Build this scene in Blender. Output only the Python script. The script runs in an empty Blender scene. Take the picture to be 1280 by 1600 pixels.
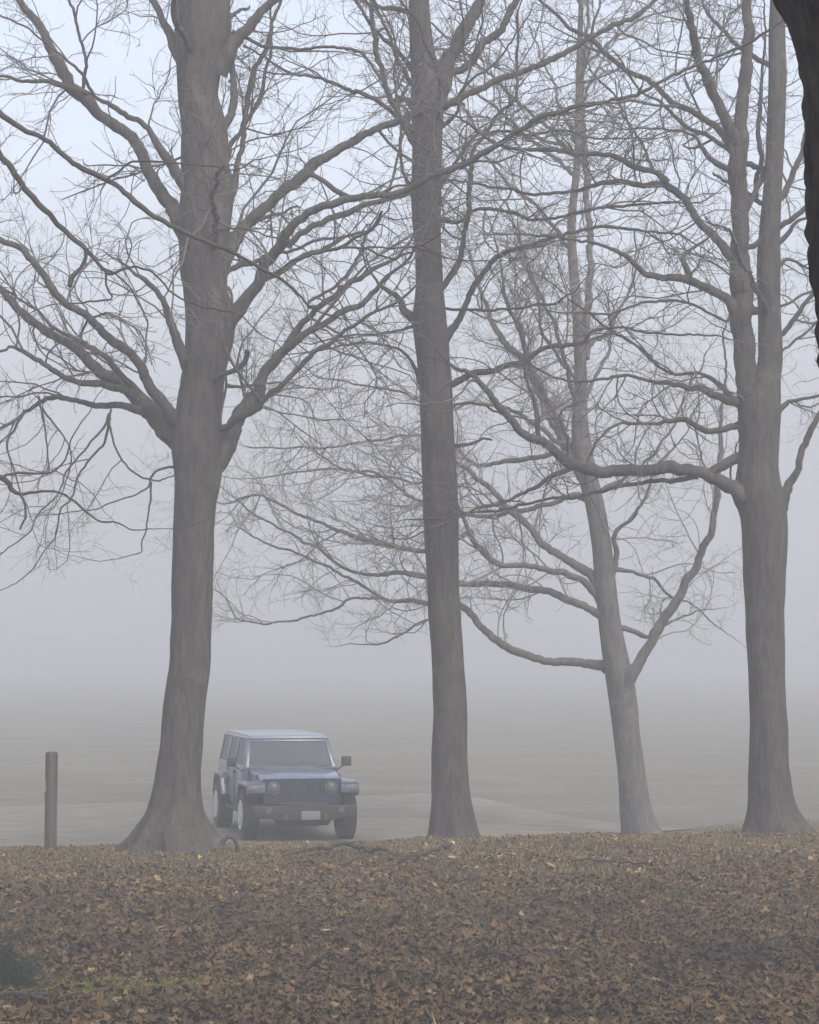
import bpy, bmesh, math, random
import numpy as np
from mathutils import Vector, Matrix, noise as mnoise

# ------------------------------------------------------------------ camera, sky, sun, exposure
scn = bpy.context.scene
COL = scn.collection
F, Y0, CZ = 3400.0, 1040.0, 2.8           # focal length in photo pixels, eye-level row, eye height
cam = bpy.data.cameras.new('camera')
cam_o = bpy.data.objects.new('camera', cam); COL.objects.link(cam_o)
cam.lens = F / 1600.0 * 36.0; cam.sensor_width = 36.0
cam.shift_y = (Y0 - 800.0) / 1600.0
cam.clip_start = 0.1; cam.clip_end = 3000
cam_o.location = (0, 0, CZ); cam_o.rotation_euler = (math.radians(90), 0, 0)
scn.camera = cam_o

SUN_EL, SUN_ROT = 48.0, 150.0
world = bpy.data.worlds.new('World'); scn.world = world; world.use_nodes = True
wn = world.node_tree; wn.nodes.clear()
wo = wn.nodes.new('ShaderNodeOutputWorld'); bg = wn.nodes.new('ShaderNodeBackground')
sky = wn.nodes.new('ShaderNodeTexSky'); sky.sky_type = 'NISHITA'; sky.sun_disc = False
sky.sun_elevation = math.radians(SUN_EL); sky.sun_rotation = math.radians(SUN_ROT)
sky.air_density = 1.0; sky.dust_density = 4.0; sky.ozone_density = 1.0
hs = wn.nodes.new('ShaderNodeHueSaturation'); hs.inputs['Saturation'].default_value = 0.52   # overcast: the blue is veiled
wn.links.new(sky.outputs[0], hs.inputs['Color']); wtc = wn.nodes.new('ShaderNodeTexCoord'); wsep = wn.nodes.new('ShaderNodeSeparateXYZ'); wr = wn.nodes.new('ShaderNodeMapRange')
wr.inputs['From Min'].default_value = 0.0; wr.inputs['From Max'].default_value = 0.22; wr.inputs['To Min'].default_value = 0.25; wr.inputs['To Max'].default_value = 1.48
wm = wn.nodes.new('ShaderNodeVectorMath'); wm.operation = 'SCALE'      # overcast sky: brighter overhead than at the horizon
wn.links.new(wtc.outputs['Generated'], wsep.inputs[0]); wn.links.new(wsep.outputs['Z'], wr.inputs['Value'])
wn.links.new(hs.outputs[0], wm.inputs[0]); wn.links.new(wr.outputs[0], wm.inputs['Scale']); wn.links.new(wm.outputs[0], bg.inputs[0])
bg.inputs[1].default_value = 0.12
wn.links.new(bg.outputs[0], wo.inputs[0])

sun = bpy.data.lights.new('sun', 'SUN'); sun.energy = 0.9; sun.angle = math.radians(30); sun.color = (1, 0.96, 0.9)
sun_o = bpy.data.objects.new('sun', sun); COL.objects.link(sun_o)
# nishita: rotation measured from +Y, clockwise seen from above
_el, _ro = math.radians(SUN_EL), math.radians(SUN_ROT)
sd = Vector((math.sin(_ro) * math.cos(_el), math.cos(_ro) * math.cos(_el), math.sin(_el)))
sun_o.rotation_euler = sd.to_track_quat('Z', 'Y').to_euler(); sun_o.location = (0, -20, 60)

scn.view_settings.view_transform = 'Standard'; scn.view_settings.look = 'None'
scn.view_settings.gamma = 1.0; scn.view_settings.exposure = 1.18
cy = scn.cycles
cy.volume_bounces = 4; cy.max_bounces = 8; cy.diffuse_bounces = 3; cy.use_denoising = True

# ------------------------------------------------------------------ helpers
def P(px, py, d): return Vector(((px - 640.0) / F * d, d, CZ - (py - Y0) / F * d))

def tag(o, label=None, cat=None, group=None, kind=None):
    if label: o['label'] = label
    if cat: o['category'] = cat
    if group: o['group'] = group
    if kind: o['kind'] = kind
    return o

def empty(name, loc, rz=0.0):
    o = bpy.data.objects.new(name, None); o.location = loc; o.rotation_euler = (0, 0, rz)
    o.empty_display_size = 0.3; COL.objects.link(o); return o

def link(name, me, mats, parent=None, smooth=False):
    o = bpy.data.objects.new(name, me); COL.objects.link(o)
    for m in (mats if isinstance(mats, (list, tuple)) else [mats]): me.materials.append(m)
    if parent is not None:
        o.parent = parent
    if smooth: me.polygons.foreach_set('use_smooth', np.ones(len(me.polygons), bool))
    return o

def np_mesh(name, verts, quads=None, tris=None):
    me = bpy.data.meshes.new(name)
    verts = np.asarray(verts, np.float32).reshape(-1, 3)
    fl, st, tot = [], [], []
    nq = 0 if quads is None else len(quads); nt = 0 if tris is None else len(tris)
    me.vertices.add(len(verts)); me.vertices.foreach_set('co', verts.ravel())
    loops = []
    if nq: loops.append(np.asarray(quads, np.int32).ravel())
    if nt: loops.append(np.asarray(tris, np.int32).ravel())
    loops = np.concatenate(loops)
    me.loops.add(len(loops)); me.loops.foreach_set('vertex_index', loops)
    me.polygons.add(nq + nt)
    starts = np.concatenate([np.arange(nq) * 4, nq * 4 + np.arange(nt) * 3]).astype(np.int32)
    me.polygons.foreach_set('loop_start', starts)
    me.update(calc_edges=True); me.validate(); return me

# smooth terrain ---------------------------------------------------
_TY = np.array([-200, -20, 0, 5, 10, 13, 17, 22, 26, 28, 29.5, 32, 34, 36, 45, 60, 80, 100, 150, 200, 300, 500, 1000.])
_TZ = np.array([1.6, 1.3, 1.25, 1.05, .55, .22, .0, .17, .34, .40, .36, .08, -.06, -.1, -.1, -.1, -.05, 0, .1, .2, .5, 1.0, 2.3])
_fy = np.linspace(-200, 1000, 12001)
_fz = np.interp(_fy, _TY, _TZ)
_k = np.exp(-0.5 * (np.arange(-30, 31) / 9.0) ** 2); _k /= _k.sum()
_fz = np.convolve(np.pad(_fz, 30, mode='edge'), _k, 'valid')
def terr(x, y):
    x = np.asarray(x, float); y = np.asarray(y, float)
    z = np.interp(y, _fy, _fz)
    cx = np.interp(x, [-6, -4.6, -3.5, -2, 0, 2.2, 5.5], [-.03, -.03, .02, .03, .06, .18, .17])
    z = z + cx * np.exp(-((y - 28) / 4.5) ** 2)
    s = 1 / (1 + np.exp(-(x - 1.5) * 1.2)); t = np.clip((y - 32) / 3, 0, 1) * np.clip((75 - y) / 30, 0, 1)
    z = z - 0.16 * s * t
    for bx_, by_, br_ in ((-2.98, 28.0, .95), (.6, 29.6, .6), (4.92, 29.0, .75)):
        z = z + .06 * np.exp(-(((x - bx_) / br_) ** 2 + ((y - by_) / br_) ** 2))
    near = np.clip((34 - y) / 4, 0, 1)
    z = z + near * (0.018 * np.sin(x * 2.1 + y * .7) * np.cos(y * 1.7 - x * .6) + 0.014 * np.sin(x * 5.3 + 1.3 * y) * np.sin(y * 4.1 + x) + .012 * np.sin(x * 9.7 - 3.1 * y + 1.5 * np.sin(y * 2.3)) * np.sin(y * 8.3 + 2.2 * x))
    return z
def ground_hit(px, py, lo=9.0, hi=80.0):
    d = np.arange(lo, hi, 0.05)
    x = (px - 640) / F * d; z = CZ - (py - Y0) / F * d
    b = np.nonzero(z <= terr(x, d))[0]
    dd = d[b[0]] if len(b) else 28.0
    return Vector(((px - 640) / F * dd, dd, float(terr((px - 640) / F * dd, dd))))

# materials ---------------------------------------------------------
def mat(name, base=(0.5, 0.5, 0.5), rough=0.8, metal=0.0, spec=None, var=0.0, scale=8.0, bump=0.0, bscale=30.0, stretch=(1, 1, 1), base2=None, emit=None, coat=0.0, patch=None):
    m = bpy.data.materials.new(name); m.use_nodes = True
    nt = m.node_tree; b = nt.nodes['Principled BSDF']
    b.inputs['Base Color'].default_value = (*base, 1); b.inputs['Roughness'].default_value = rough
    b.inputs['Metallic'].default_value = metal
    if spec is not None: b.inputs['Specular IOR Level'].default_value = spec
    if coat: b.inputs['Coat Weight'].default_value = coat; b.inputs['Coat Roughness'].default_value = 0.08
    tc = nt.nodes.new('ShaderNodeTexCoord'); mp = nt.nodes.new('ShaderNodeMapping')
    mp.inputs['Scale'].default_value = stretch; nt.links.new(tc.outputs['Object'], mp.inputs[0])
    if base2 is not None or var:
        n = nt.nodes.new('ShaderNodeTexNoise'); n.inputs['Scale'].default_value = scale; n.inputs['Detail'].default_value = 6
        n.inputs['Roughness'].default_value = 0.65
        nt.links.new(mp.outputs[0], n.inputs['Vector'])
        r = nt.nodes.new('ShaderNodeValToRGB'); r.color_ramp.elements[0].position = .36; r.color_ramp.elements[1].position = .66
        b2 = base2 if base2 is not None else tuple(c * (1 + var) for c in base)
        b1 = base if base2 is not None else tuple(c * (1 - var) for c in base)
        r.color_ramp.elements[0].color = (*b1, 1); r.color_ramp.elements[1].color = (*b2, 1)
        nt.links.new(n.outputs['Fac'], r.inputs[0]); nt.links.new(r.outputs[0], b.inputs['Base Color'])
        if patch:      # pale lichen blotches
            n3 = nt.nodes.new('ShaderNodeTexNoise'); n3.inputs['Scale'].default_value = 2.6; n3.inputs['Detail'].default_value = 7; n3.inputs['Roughness'].default_value = .7
            nt.links.new(tc.outputs['Object'], n3.inputs['Vector'])
            r3 = nt.nodes.new('ShaderNodeValToRGB'); r3.color_ramp.elements[0].position = .56; r3.color_ramp.elements[1].position = .70
            mx3 = nt.nodes.new('ShaderNodeMix'); mx3.data_type = 'RGBA'; mx3.inputs['B'].default_value = (*patch, 1)
            ma = nt.nodes.new('ShaderNodeMath'); ma.operation = 'MULTIPLY'; ma.inputs[1].default_value = .65
            nt.links.new(n3.outputs['Fac'], r3.inputs[0]); nt.links.new(r3.outputs[0], ma.inputs[0]); nt.links.new(ma.outputs[0], mx3.inputs['Factor'])
            nt.links.new(r.outputs[0], mx3.inputs['A']); nt.links.new(mx3.outputs['Result'], b.inputs['Base Color'])
    if bump:
        n2 = nt.nodes.new('ShaderNodeTexNoise'); n2.inputs['Scale'].default_value = bscale; n2.inputs['Detail'].default_value = 8
        nt.links.new(mp.outputs[0], n2.inputs['Vector'])
        bp = nt.nodes.new('ShaderNodeBump'); bp.inputs['Strength'].default_value = bump; bp.inputs['Distance'].default_value = 0.02
        nt.links.new(n2.outputs['Fac'], bp.inputs['Height']); nt.links.new(bp.outputs[0], b.inputs['Normal'])
    return m

M_bark = mat('bark_grey', (.034, .031, .028), .95, spec=.2, base2=(.080, .073, .064), scale=16, stretch=(1, 1, .22), bump=1.0, bscale=22, patch=(.115, .113, .10))
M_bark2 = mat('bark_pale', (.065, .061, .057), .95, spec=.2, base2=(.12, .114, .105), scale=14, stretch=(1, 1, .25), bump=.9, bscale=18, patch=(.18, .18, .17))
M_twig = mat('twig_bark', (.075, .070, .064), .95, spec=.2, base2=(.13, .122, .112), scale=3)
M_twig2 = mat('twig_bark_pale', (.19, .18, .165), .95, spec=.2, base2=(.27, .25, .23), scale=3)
M_dark = mat('bark_dark_wet', (.004, .003, .002), .9, spec=.2, base2=(.055, .044, .034), scale=22, stretch=(1, 1, .15), bump=1.0, bscale=45)
M_darktwig = mat('twig_dark', (.030, .027, .024), .9, spec=.2, base2=(.065, .058, .05), scale=4)
M_wood = mat('weathered_wood', (.045, .042, .038), .9, spec=.2, base2=(.105, .098, .086), scale=14, stretch=(1, 1, .06), bump=.6, bscale=40)

# ------------------------------------------------------------------ ground, road
def axis(segs):
    out = []
    for a, b, s in segs: out.append(np.arange(a, b, s))
    out.append([segs[-1][1]]); return np.concatenate(out)
def sheet(name, xs, ys, zf, mats, mask=None):
    X, Y = np.meshgrid(xs, ys); Z = zf(X, Y)
    v = np.stack([X, Y, Z], -1).reshape(-1, 3); nx, ny = len(xs), len(ys)
    i = np.arange(nx - 1)[None, :] + np.arange(ny - 1)[:, None] * nx
    q = np.stack([i, i + 1, i + 1 + nx, i + nx], -1).reshape(-1, 4)
    me = np_mesh(name, v, q); return link(name, me, mats, smooth=True)

def ground_material():
    m = bpy.data.materials.new('ground_soil_and_grass'); m.use_nodes = True; nt = m.node_tree; N = nt.nodes; L = nt.links
    b = N['Principled BSDF']; b.inputs['Roughness'].default_value = .95; b.inputs['Specular IOR Level'].default_value = .15
    geo = N.new('ShaderNodeNewGeometry'); sep = N.new('ShaderNodeSeparateXYZ'); L.new(geo.outputs['Position'], sep.inputs[0])
    def noise(sc, det=6, rough=.6, stretch=None):
        n = N.new('ShaderNodeTexNoise'); n.inputs['Scale'].default_value = sc; n.inputs['Detail'].default_value = det; n.inputs['Roughness'].default_value = rough
        if stretch:
            mp = N.new('ShaderNodeMapping'); mp.inputs['Scale'].default_value = stretch; L.new(geo.outputs['Position'], mp.inputs[0]); L.new(mp.outputs[0], n.inputs['Vector'])
        else: L.new(geo.outputs['Position'], n.inputs['Vector'])
        return n
    def ramp(src, stops):
        r = N.new('ShaderNodeValToRGB'); e = r.color_ramp.elements
        while len(e) < len(stops): e.new(.5)
        for k, (p, c) in enumerate(stops): e[k].position = p; e[k].color = (*c, 1)
        L.new(src, r.inputs[0]); return r
    n1 = noise(22, 8, .75)
    soil = ramp(n1.outputs['Fac'], [(.32, (.016, .010, .006)), (.5, (.060, .040, .024)), (.7, (.13, .092, .056))])
    n2 = noise(.5, 8, .75, (.28, .6, 1)); n3 = noise(6, 6, .7)
    field = ramp(n2.outputs['Fac'], [(.3, (.118, .112, .090)), (.5, (.155, .146, .118)), (.7, (.21, .192, .152))])
    mixf = N.new('ShaderNodeMix'); mixf.data_type = 'RGBA'; mixf.blend_type = 'OVERLAY'; mixf.inputs['Factor'].default_value = .5
    L.new(field.outputs[0], mixf.inputs['A']); L.new(n3.outputs['Fac'], mixf.inputs['B'])
    # where the litter of the knoll gives way to the field
    wob = noise(.8, 3); ad = N.new('ShaderNodeMath'); ad.operation = 'MULTIPLY_ADD'; ad.inputs[1].default_value = 3.0
    L.new(wob.outputs['Fac'], ad.inputs[0]); L.new(sep.outputs['Y'], ad.inputs[2])
    mr = N.new('ShaderNodeMapRange'); mr.inputs['From Min'].default_value = 30.0; mr.inputs['From Max'].default_value = 32.5
    L.new(ad.outputs[0], mr.inputs['Value'])
    mx = N.new('ShaderNodeMix'); mx.data_type = 'RGBA'; L.new(mr.outputs[0], mx.inputs['Factor'])
    L.new(soil.outputs[0], mx.inputs['A']); L.new(mixf.outputs['Result'], mx.inputs['B'])
    L.new(mx.outputs['Result'], b.inputs['Base Color'])
    nb = noise(40, 8, .8); bp = N.new('ShaderNodeBump'); bp.inputs['Strength'].default_value = 1.0; bp.inputs['Distance'].default_value = .03
    L.new(nb.outputs['Fac'], bp.inputs['Height']); L.new(bp.outputs[0], b.inputs['Normal'])
    return m
xs = axis([(-400, -60, 20), (-60, -14, 2), (-14, 14, .12), (14, 60, 2), (60, 400, 20)])
ys = axis([(-150, -10, 10), (-10, 12, 1), (12, 34, .12), (34, 60, 1), (60, 990, 10)])
tag(sheet('ground', xs, ys, terr, ground_material()), kind='structure')

def road_far(x): return 44.4 + .45 * (x + 8.3) + .012 * np.clip(x + 8.3, 0, 60) ** 2
def road_near(x): return 33.4 + 1.5 * np.log1p(np.exp(np.minimum((x - 0.5) * 1.2, 60))) / 1.2
M_road = mat('pale_gravel_asphalt', (.155, .143, .118), .95, spec=.08, base2=(.215, .198, .165), scale=1.5, bump=.4, bscale=60)
rx = np.arange(-60, 5.6, .25); rt = np.linspace(0, 1, 30)
X = np.repeat(rx[:, None], 30, 1); wobb = (.12 * np.sin(rx * 1.7) + .08 * np.sin(rx * 4.3 + 1))[:, None]; YN = road_near(rx)[:, None] + wobb; YF = np.maximum(road_far(np.maximum(rx, -20))[:, None] , YN + 4) + wobb * 1.5; tt = np.clip((rx - .5) / 5.0, 0, 1)[:, None]; tt = tt * tt * (3 - 2 * tt); YF = YF + (YN + .05 - YF) * tt
Y = YN + (YF - YN) * rt[None, :]; Z = terr(X, Y) + .03
i = np.arange(len(rx) - 1)[:, None] * 30 + np.arange(29)[None, :]
q = np.stack([i, i + 30, i + 31, i + 1], -1).reshape(-1, 4)
tag(link('road', np_mesh('road', np.stack([X, Y, Z], -1).reshape(-1, 3), q), M_road, smooth=True), kind='structure')

# ------------------------------------------------------------------ tree machinery
def catmull(pts, n):
    pts = np.asarray(pts, float); m = len(pts)
    ext = np.vstack([2 * pts[0] - pts[1], pts, 2 * pts[-1] - pts[-2]])
    seg = np.linalg.norm(np.diff(pts[:, :3], axis=0), axis=1); cum = np.concatenate([[0], np.cumsum(seg)])
    t = np.linspace(0, cum[-1], n); k = np.clip(np.searchsorted(cum, t, 'right') - 1, 0, m - 2)
    u = ((t - cum[k]) / np.maximum(seg[k], 1e-6))[:, None]
    p0, p1, p2, p3 = ext[k], ext[k + 1], ext[k + 2], ext[k + 3]
    r = .5 * ((2 * p1) + (-p0 + p2) * u + (2 * p0 - 5 * p1 + 4 * p2 - p3) * u ** 2 + (-p0 + 3 * p1 - 3 * p2 + p3) * u ** 3)
    if pts.shape[1] > 3: r[:, 3] = np.interp(t, cum, pts[:, 3])
    return r, cum[-1]

def tubes(pts, rad, sides):
    """pts (N,S,3), rad (N,S) -> verts, quads"""
    N, S, _ = pts.shape
    tan = np.gradient(pts, axis=1); tan /= np.linalg.norm(tan, axis=2, keepdims=True) + 1e-9
    ref = np.where(np.abs(tan[..., 1:2]) > .92, np.array([1., 0, 0]), np.array([0., 1, 0]))
    a = np.cross(tan, ref); a /= np.linalg.norm(a, axis=2, keepdims=True) + 1e-9
    b = np.cross(tan, a)
    th = np.arange(sides) * 2 * np.pi / sides
    v = pts[:, :, None, :] + rad[:, :, None, None] * (np.cos(th)[None, None, :, None] * a[:, :, None, :] + np.sin(th)[None, None, :, None] * b[:, :, None, :])
    base = (np.arange(N)[:, None, None] * S + np.arange(S - 1)[None, :, None]) * sides
    j = np.arange(sides)[None, None, :]; j2 = (j + 1) % sides
    q = np.stack([base + j, base + j2, base + sides + j2, base + sides + j], -1).reshape(-1, 4)
    return v.reshape(-1, 3), q

class Acc:
    def __init__(s): s.v, s.q, s.n = [], [], 0
    def add(s, v, q): s.v.append(v); s.q.append(q + s.n); s.n += len(v)
    def mesh(s, name): return np_mesh(name, np.concatenate(s.v), np.concatenate(s.q))

def rough_tube(pts4, rng, sides=10, amp=.06, step=.06, cap=True):
    L = np.linalg.norm(np.diff(np.asarray(pts4)[:, :3], axis=0), axis=1).sum()
    n = max(8, int(L / step)); r, _ = catmull(pts4, n)
    w = r[:, 3:4]
    sm = np.convolve(rng.normal(0, 1, n + 6), [.15, .2, .3, .2, .15], 'same')[3:-3]
    kn = 1 + amp * sm * 1.6
    ctr = r[:, :3].copy(); jit = rng.normal(0, 1, (n, 3)); jit[0] = 0
    jit = np.stack([np.convolve(np.pad(jit[:, c], 2, mode='edge'), np.ones(5) / 5, 'valid') for c in range(3)], 1)
    ctr += jit * np.minimum(.024 + w * .4, .040)
    rad = w[:, 0] * kn
    return ctr, rad

def grow(st, dr, ln, r0, nseg, wig, up, rng, tip=.35):
    N = len(st); pts = np.zeros((N, nseg + 1, 3)); pts[:, 0] = st
    d = dr / (np.linalg.norm(dr, axis=1, keepdims=True) + 1e-9)
    curl = rng.normal(0, wig * .45, (N, 3))
    step = (ln / nseg)[:, None]
    for k in range(nseg):
        d = d + curl + rng.normal(0, wig, (N, 3)); d[:, 2] += up
        d /= np.linalg.norm(d, axis=1, keepdims=True)
        pts[:, k + 1] = pts[:, k] + d * step * rng.uniform(.75, 1.25, (N, 1))
    t = np.linspace(0, 1, nseg + 1)[None, :]
    rad = r0[:, None] * (1 - (1 - tip) * t)
    return pts, rad

def children(pts, rad, ln, per, rng, amin, amax, t0=.12):
    N, S, _ = pts.shape
    cnt = rng.poisson(per, N) if np.isscalar(per) else rng.poisson(per)
    idx = np.repeat(np.arange(N), cnt); M = len(idx)
    t = t0 + (1 - t0) * rng.uniform(0, 1, M) ** .85
    f = t * (S - 1); k = np.clip(f.astype(int), 0, S - 2); u = (f - k)[:, None]
    st = pts[idx, k] * (1 - u) + pts[idx, k + 1] * u
    tan = pts[idx, k + 1] - pts[idx, k]; tan /= np.linalg.norm(tan, axis=1, keepdims=True) + 1e-9
    r = rad[idx, k] * (1 - u[:, 0]) + rad[idx, k + 1] * u[:, 0]
    rv = rng.normal(0, 1, (M, 3)); perp = rv - (rv * tan).sum(1, keepdims=True) * tan
    perp /= np.linalg.norm(perp, axis=1, keepdims=True) + 1e-9
    an = np.radians(rng.uniform(amin, amax, M))[:, None]
    return st, tan * np.cos(an) + perp * np.sin(an), idx, t, r

def twigs_for(limbpts, limbrad, rng, dens=1.0, L1=(.5, 1.9), rmin=.0028, up=.02, droop=0.0, fine=1.0, zmin=-9):
    """limbpts (S,3) -> Acc with three orders of side shoots"""
    acc = Acc(); L = np.linalg.norm(np.diff(limbpts, axis=0), axis=1).sum()
    # resample limb to steady count
    S = 40; cum = np.concatenate([[0], np.cumsum(np.linalg.norm(np.diff(limbpts, axis=0), axis=1))])
    tt = np.linspace(0, cum[-1], S)
    lp = np.stack([np.interp(tt, cum, limbpts[:, c]) for c in range(3)], 1)[None]; lr = np.interp(tt, cum, limbrad)[None]
    n1 = max(2, L * 3.4 * dens)
    st, d, idx, t, r = children(lp, lr, L, np.array([n1]), rng, 28, 75, t0=.10)
    if len(st) == 0: return acc
    ln = rng.uniform(L1[0], L1[1], len(st)) * (1.05 - .45 * t) * min(1.0, .35 + L / 4.0)
    big = rng.uniform(0, 1, len(st)) < .16; ln = np.where(big, ln * 1.7, ln)
    r1 = np.clip(np.minimum(r * .62, .004 + .0065 * ln), rmin, .03)
    p1, q1 = grow(st, d, ln, r1, 9, .20, up - droop, rng, .4)
    kp = p1[..., 2].min(1) > zmin; p1, q1, ln = p1[kp], q1[kp], ln[kp]
    if len(p1) == 0: return acc
    acc.add(*tubes(p1, q1, 5))
    # fork at the tip of the limb
    st2, d2, i2, t2, rr2 = children(p1, q1, ln, ln * 5.2 * fine, rng, 25, 70, .12)
    if len(st2) == 0: return acc
    l2 = rng.uniform(.2, .8, len(st2)) * (1.15 - .55 * t2) * np.clip(ln[i2], .5, 1.5)
    r2 = np.clip(rr2 * .62, rmin * .85, .010)
    p2, q2 = grow(st2, d2, l2, r2, 7, .24, up * 1.3 - droop, rng, .5)
    kp = p2[..., 2].min(1) > zmin; p2, q2, l2 = p2[kp], q2[kp], l2[kp]
    if len(p2) == 0: return acc
    acc.add(*tubes(p2, q2, 3))
    st3, d3, i3, t3, rr3 = children(p2, q2, l2, l2 * 5.0 * fine, rng, 25, 65, .15)
    if len(st3):
        l3 = rng.uniform(.06, .26, len(st3)) * (1.2 - .5 * t3)
        r3 = np.clip(rr3 * .7, rmin * .7, .0045)
        p3, q3 = grow(st3, d3, l3, r3, 4, .18, up, rng, .6)
        acc.add(*tubes(p3, q3, 3))
    return acc

def trunk_mesh(pts4, base_z, rng, sides=40, step=.07, lobes=6, flare_amp=.16, flare_h=.6, amp=.022, ridge=None, phase=0.0):
    pts4 = sorted([list(p) for p in pts4], key=lambda p: p[2])
    if pts4[0][2] > base_z - .12:
        p = list(pts4[0]); p[2] = base_z - .12; p[3] *= 1.06; pts4.insert(0, p)
    L = pts4[-1][2] - pts4[0][2]; n = int(L / step); r, _ = catmull(pts4, n)
    th = np.arange(sides) * 2 * np.pi / sides
    V = np.zeros((n, sides, 3)); seed = rng.uniform(0, 100)
    for k in range(n):
        h = r[k, 2] - base_z; fa = flare_amp * math.exp(-max(h, 0) / flare_h)
        lob = (1 + fa * np.cos(lobes * th + phase) + .4 * fa * np.cos((lobes - 1) * th + 1.7)) / (1 + .8 * fa)
        w = r[k, 3]
        for j in range(sides):
            c, s = math.cos(th[j]), math.sin(th[j])
            nn = mnoise.noise((c * 1.3 + seed, s * 1.3, r[k, 2] * 1.6)) * amp * 2.2 + mnoise.noise((c * 5 + seed, s * 5, r[k, 2] * 3.0)) * amp
            nn += mnoise.noise((c * 2.2 + seed, s * 2.2, r[k, 2] * 1.2)) * .22 * math.exp(-max(h, 0) / .28)
            if ridge:
                nn += -abs(mnoise.noise((c * ridge[0] + seed, s * ridge[0], r[k, 2] * ridge[1]))) * ridge[2] + mnoise.noise((c * ridge[0] * 2.2, s * ridge[0] * 2.2, r[k, 2] * ridge[1] * 2.6)) * ridge[2] * .45
            rr = w * (lob[j] + nn)
            V[k, j] = (r[k, 0] + c * rr, r[k, 1] + s * rr, r[k, 2])
    base = np.arange(n - 1)[:, None] * sides; j = np.arange(sides)[None, :]; j2 = (j + 1) % sides
    q = np.stack([base + j, base + j2, base + sides + j2, base + sides + j], -1).reshape(-1, 4)
    return V.reshape(-1, 3), q, r

def build_tree(name, label, D, trunk, limbs, seed, group=None, bark=None, twig=None, dens=1.05, fine=1.15, slopes=.45,
               stems=(), fill=(), base_px=None, lobes=6, flare=(.16, .6), L1=(.5, 1.9), extra_parts=None, category='tree', sides=40, rmin=.0028, step=.07, ridge=None, phase=0.0, low=None, amp=.03):
    zmin = CZ - (low - Y0) / F * D if low else -9
    bark = bark or M_bark; twig = twig or M_twig
    rng = np.random.default_rng(seed)
    def T(p, d=D):
        v = P(p[0], p[1], d); return [v.x, v.y, v.z, p[2] * .5 / F * d]
    tp = [T(p) for p in trunk]
    bx, by = tp[0][0], tp[0][1]; bz = float(terr(bx, by))
    root = empty(name, (bx, by, bz)); tag(root, label, category, group)
    org = np.array([bx, by, bz])
    v, q, axisr = trunk_mesh(tp, bz, rng, sides=sides, lobes=lobes, flare_amp=flare[0], flare_h=flare[1], step=step, ridge=ridge, phase=phase, amp=amp)
    link('trunk', np_mesh('trunk', v - org, q), bark, root, smooth=True)
    zt, xt, yt = axisr[:, 2], axisr[:, 0], axisr[:, 1]
    def do_limb(pts4, d=1.0, tw=True, nm='limb', sides=10, droop=0.0, matl=None):
        c, rad = rough_tube(pts4, rng)
        a = Acc(); a.add(*tubes(c[None], rad[None], sides))
        # close the far end with a small cone
        e = c[-1] + (c[-1] - c[-2]) / (np.linalg.norm(c[-1] - c[-2]) + 1e-9) * rad[-1] * .6
        a.add(*tubes(np.stack([c[-1], (c[-1] + e) / 2, e])[None], np.array([[rad[-1], rad[-1] * .7, .0005]]), sides))
        me = a.mesh(nm); me.vertices.foreach_get  # keep reference
        co = np.concatenate(a.v) - org; me.vertices.foreach_set('co', co.astype(np.float32).ravel())
        o = link(nm, me, matl or bark, root, smooth=True)
        if tw and d > 0:
            t = twigs_for(c, rad, rng, dens * d, L1=L1, fine=fine, droop=droop, rmin=rmin, zmin=zmin)
            if t.n:
                vv = np.concatenate(t.v) - org
                link('twigs', np_mesh('twigs', vv, np.concatenate(t.q)), twig, o)
        return o
    for stp in stems:                      # vertical leaders that carry on from the trunk
        do_limb([T(p) for p in stp['p']], stp.get('d', .8), nm='stem', sides=18)
    for lb in limbs:
        pp = lb['p']; s = lb.get('s', rng.uniform(-slopes, slopes)); x0 = pp[0][0]; out = []
        wob = rng.uniform(-.25, .25, 2); acc_l = 0; px_, py_ = pp[0][0], pp[0][1]
        for k, p in enumerate(pp):
            acc_l += math.hypot(p[0] - px_, p[1] - py_) / F * D; px_, py_ = p[0], p[1]
            d = D + s * acc_l + .12 * math.sin(acc_l * 1.7 + wob[0] * 9) * min(1, acc_l) + lb.get('o', 0)
            w = p[2] if len(p) > 2 else 5
            if w <= 7: w *= .78
            out.append(T((p[0], p[1], w), d))
        if lb.get('t', True) and out[-1][3] * 2 < .09:
            a_, b__ = np.array(out[-2][:3]), np.array(out[-1][:3]); dd = (b__ - a_) / np.linalg.norm(b__ - a_); r_e = out[-1][3]
            Lx = rng.uniform(.6, 1.5); pe, _ = grow(b__[None], dd[None], np.array([Lx]), np.array([1.]), 7, .15, .02, rng)
            out += [[*pe[0, k_], max(.0035, r_e * (1 - k_ / 7.5))] for k_ in range(1, 8)]
        do_limb(out, lb.get('d', 1.0), lb.get('t', True), droop=lb.get('droop', 0.0))
    for (n, z0, z1, la, lb_, r_, back) in fill:   # limbs reaching towards and away from the eye and above the frame
        for k in range(n):
            z = CZ - (rng.uniform(min(z0, z1), max(z0, z1)) - Y0) / F * D
            x = np.interp(z, zt, xt); y = np.interp(z, zt, yt); w = np.interp(z, zt, axisr[:, 3])
            az = rng.uniform(0, 2 * np.pi)
            if back > 0: az = rng.uniform(.12, .88) * np.pi if rng.uniform() < back else -rng.uniform(.15, .85) * np.pi
            L = rng.uniform(la, lb_); ns = 9; el = rng.uniform(.35, 1.0)
            dv = np.array([math.cos(az), math.sin(az), el]); dv /= np.linalg.norm(dv)
            pp, _ = grow(np.array([[x, y, z]]), dv[None], np.array([L]), np.array([1.]), ns, .10, .03, rng)
            rr = np.linspace(min(r_, w * .6), r_ * .3, ns + 1)
            do_limb(np.concatenate([pp[0], rr[:, None]], 1), .9)
    if extra_parts: extra_parts(root, org, rng, do_limb, T)
    return root

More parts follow.
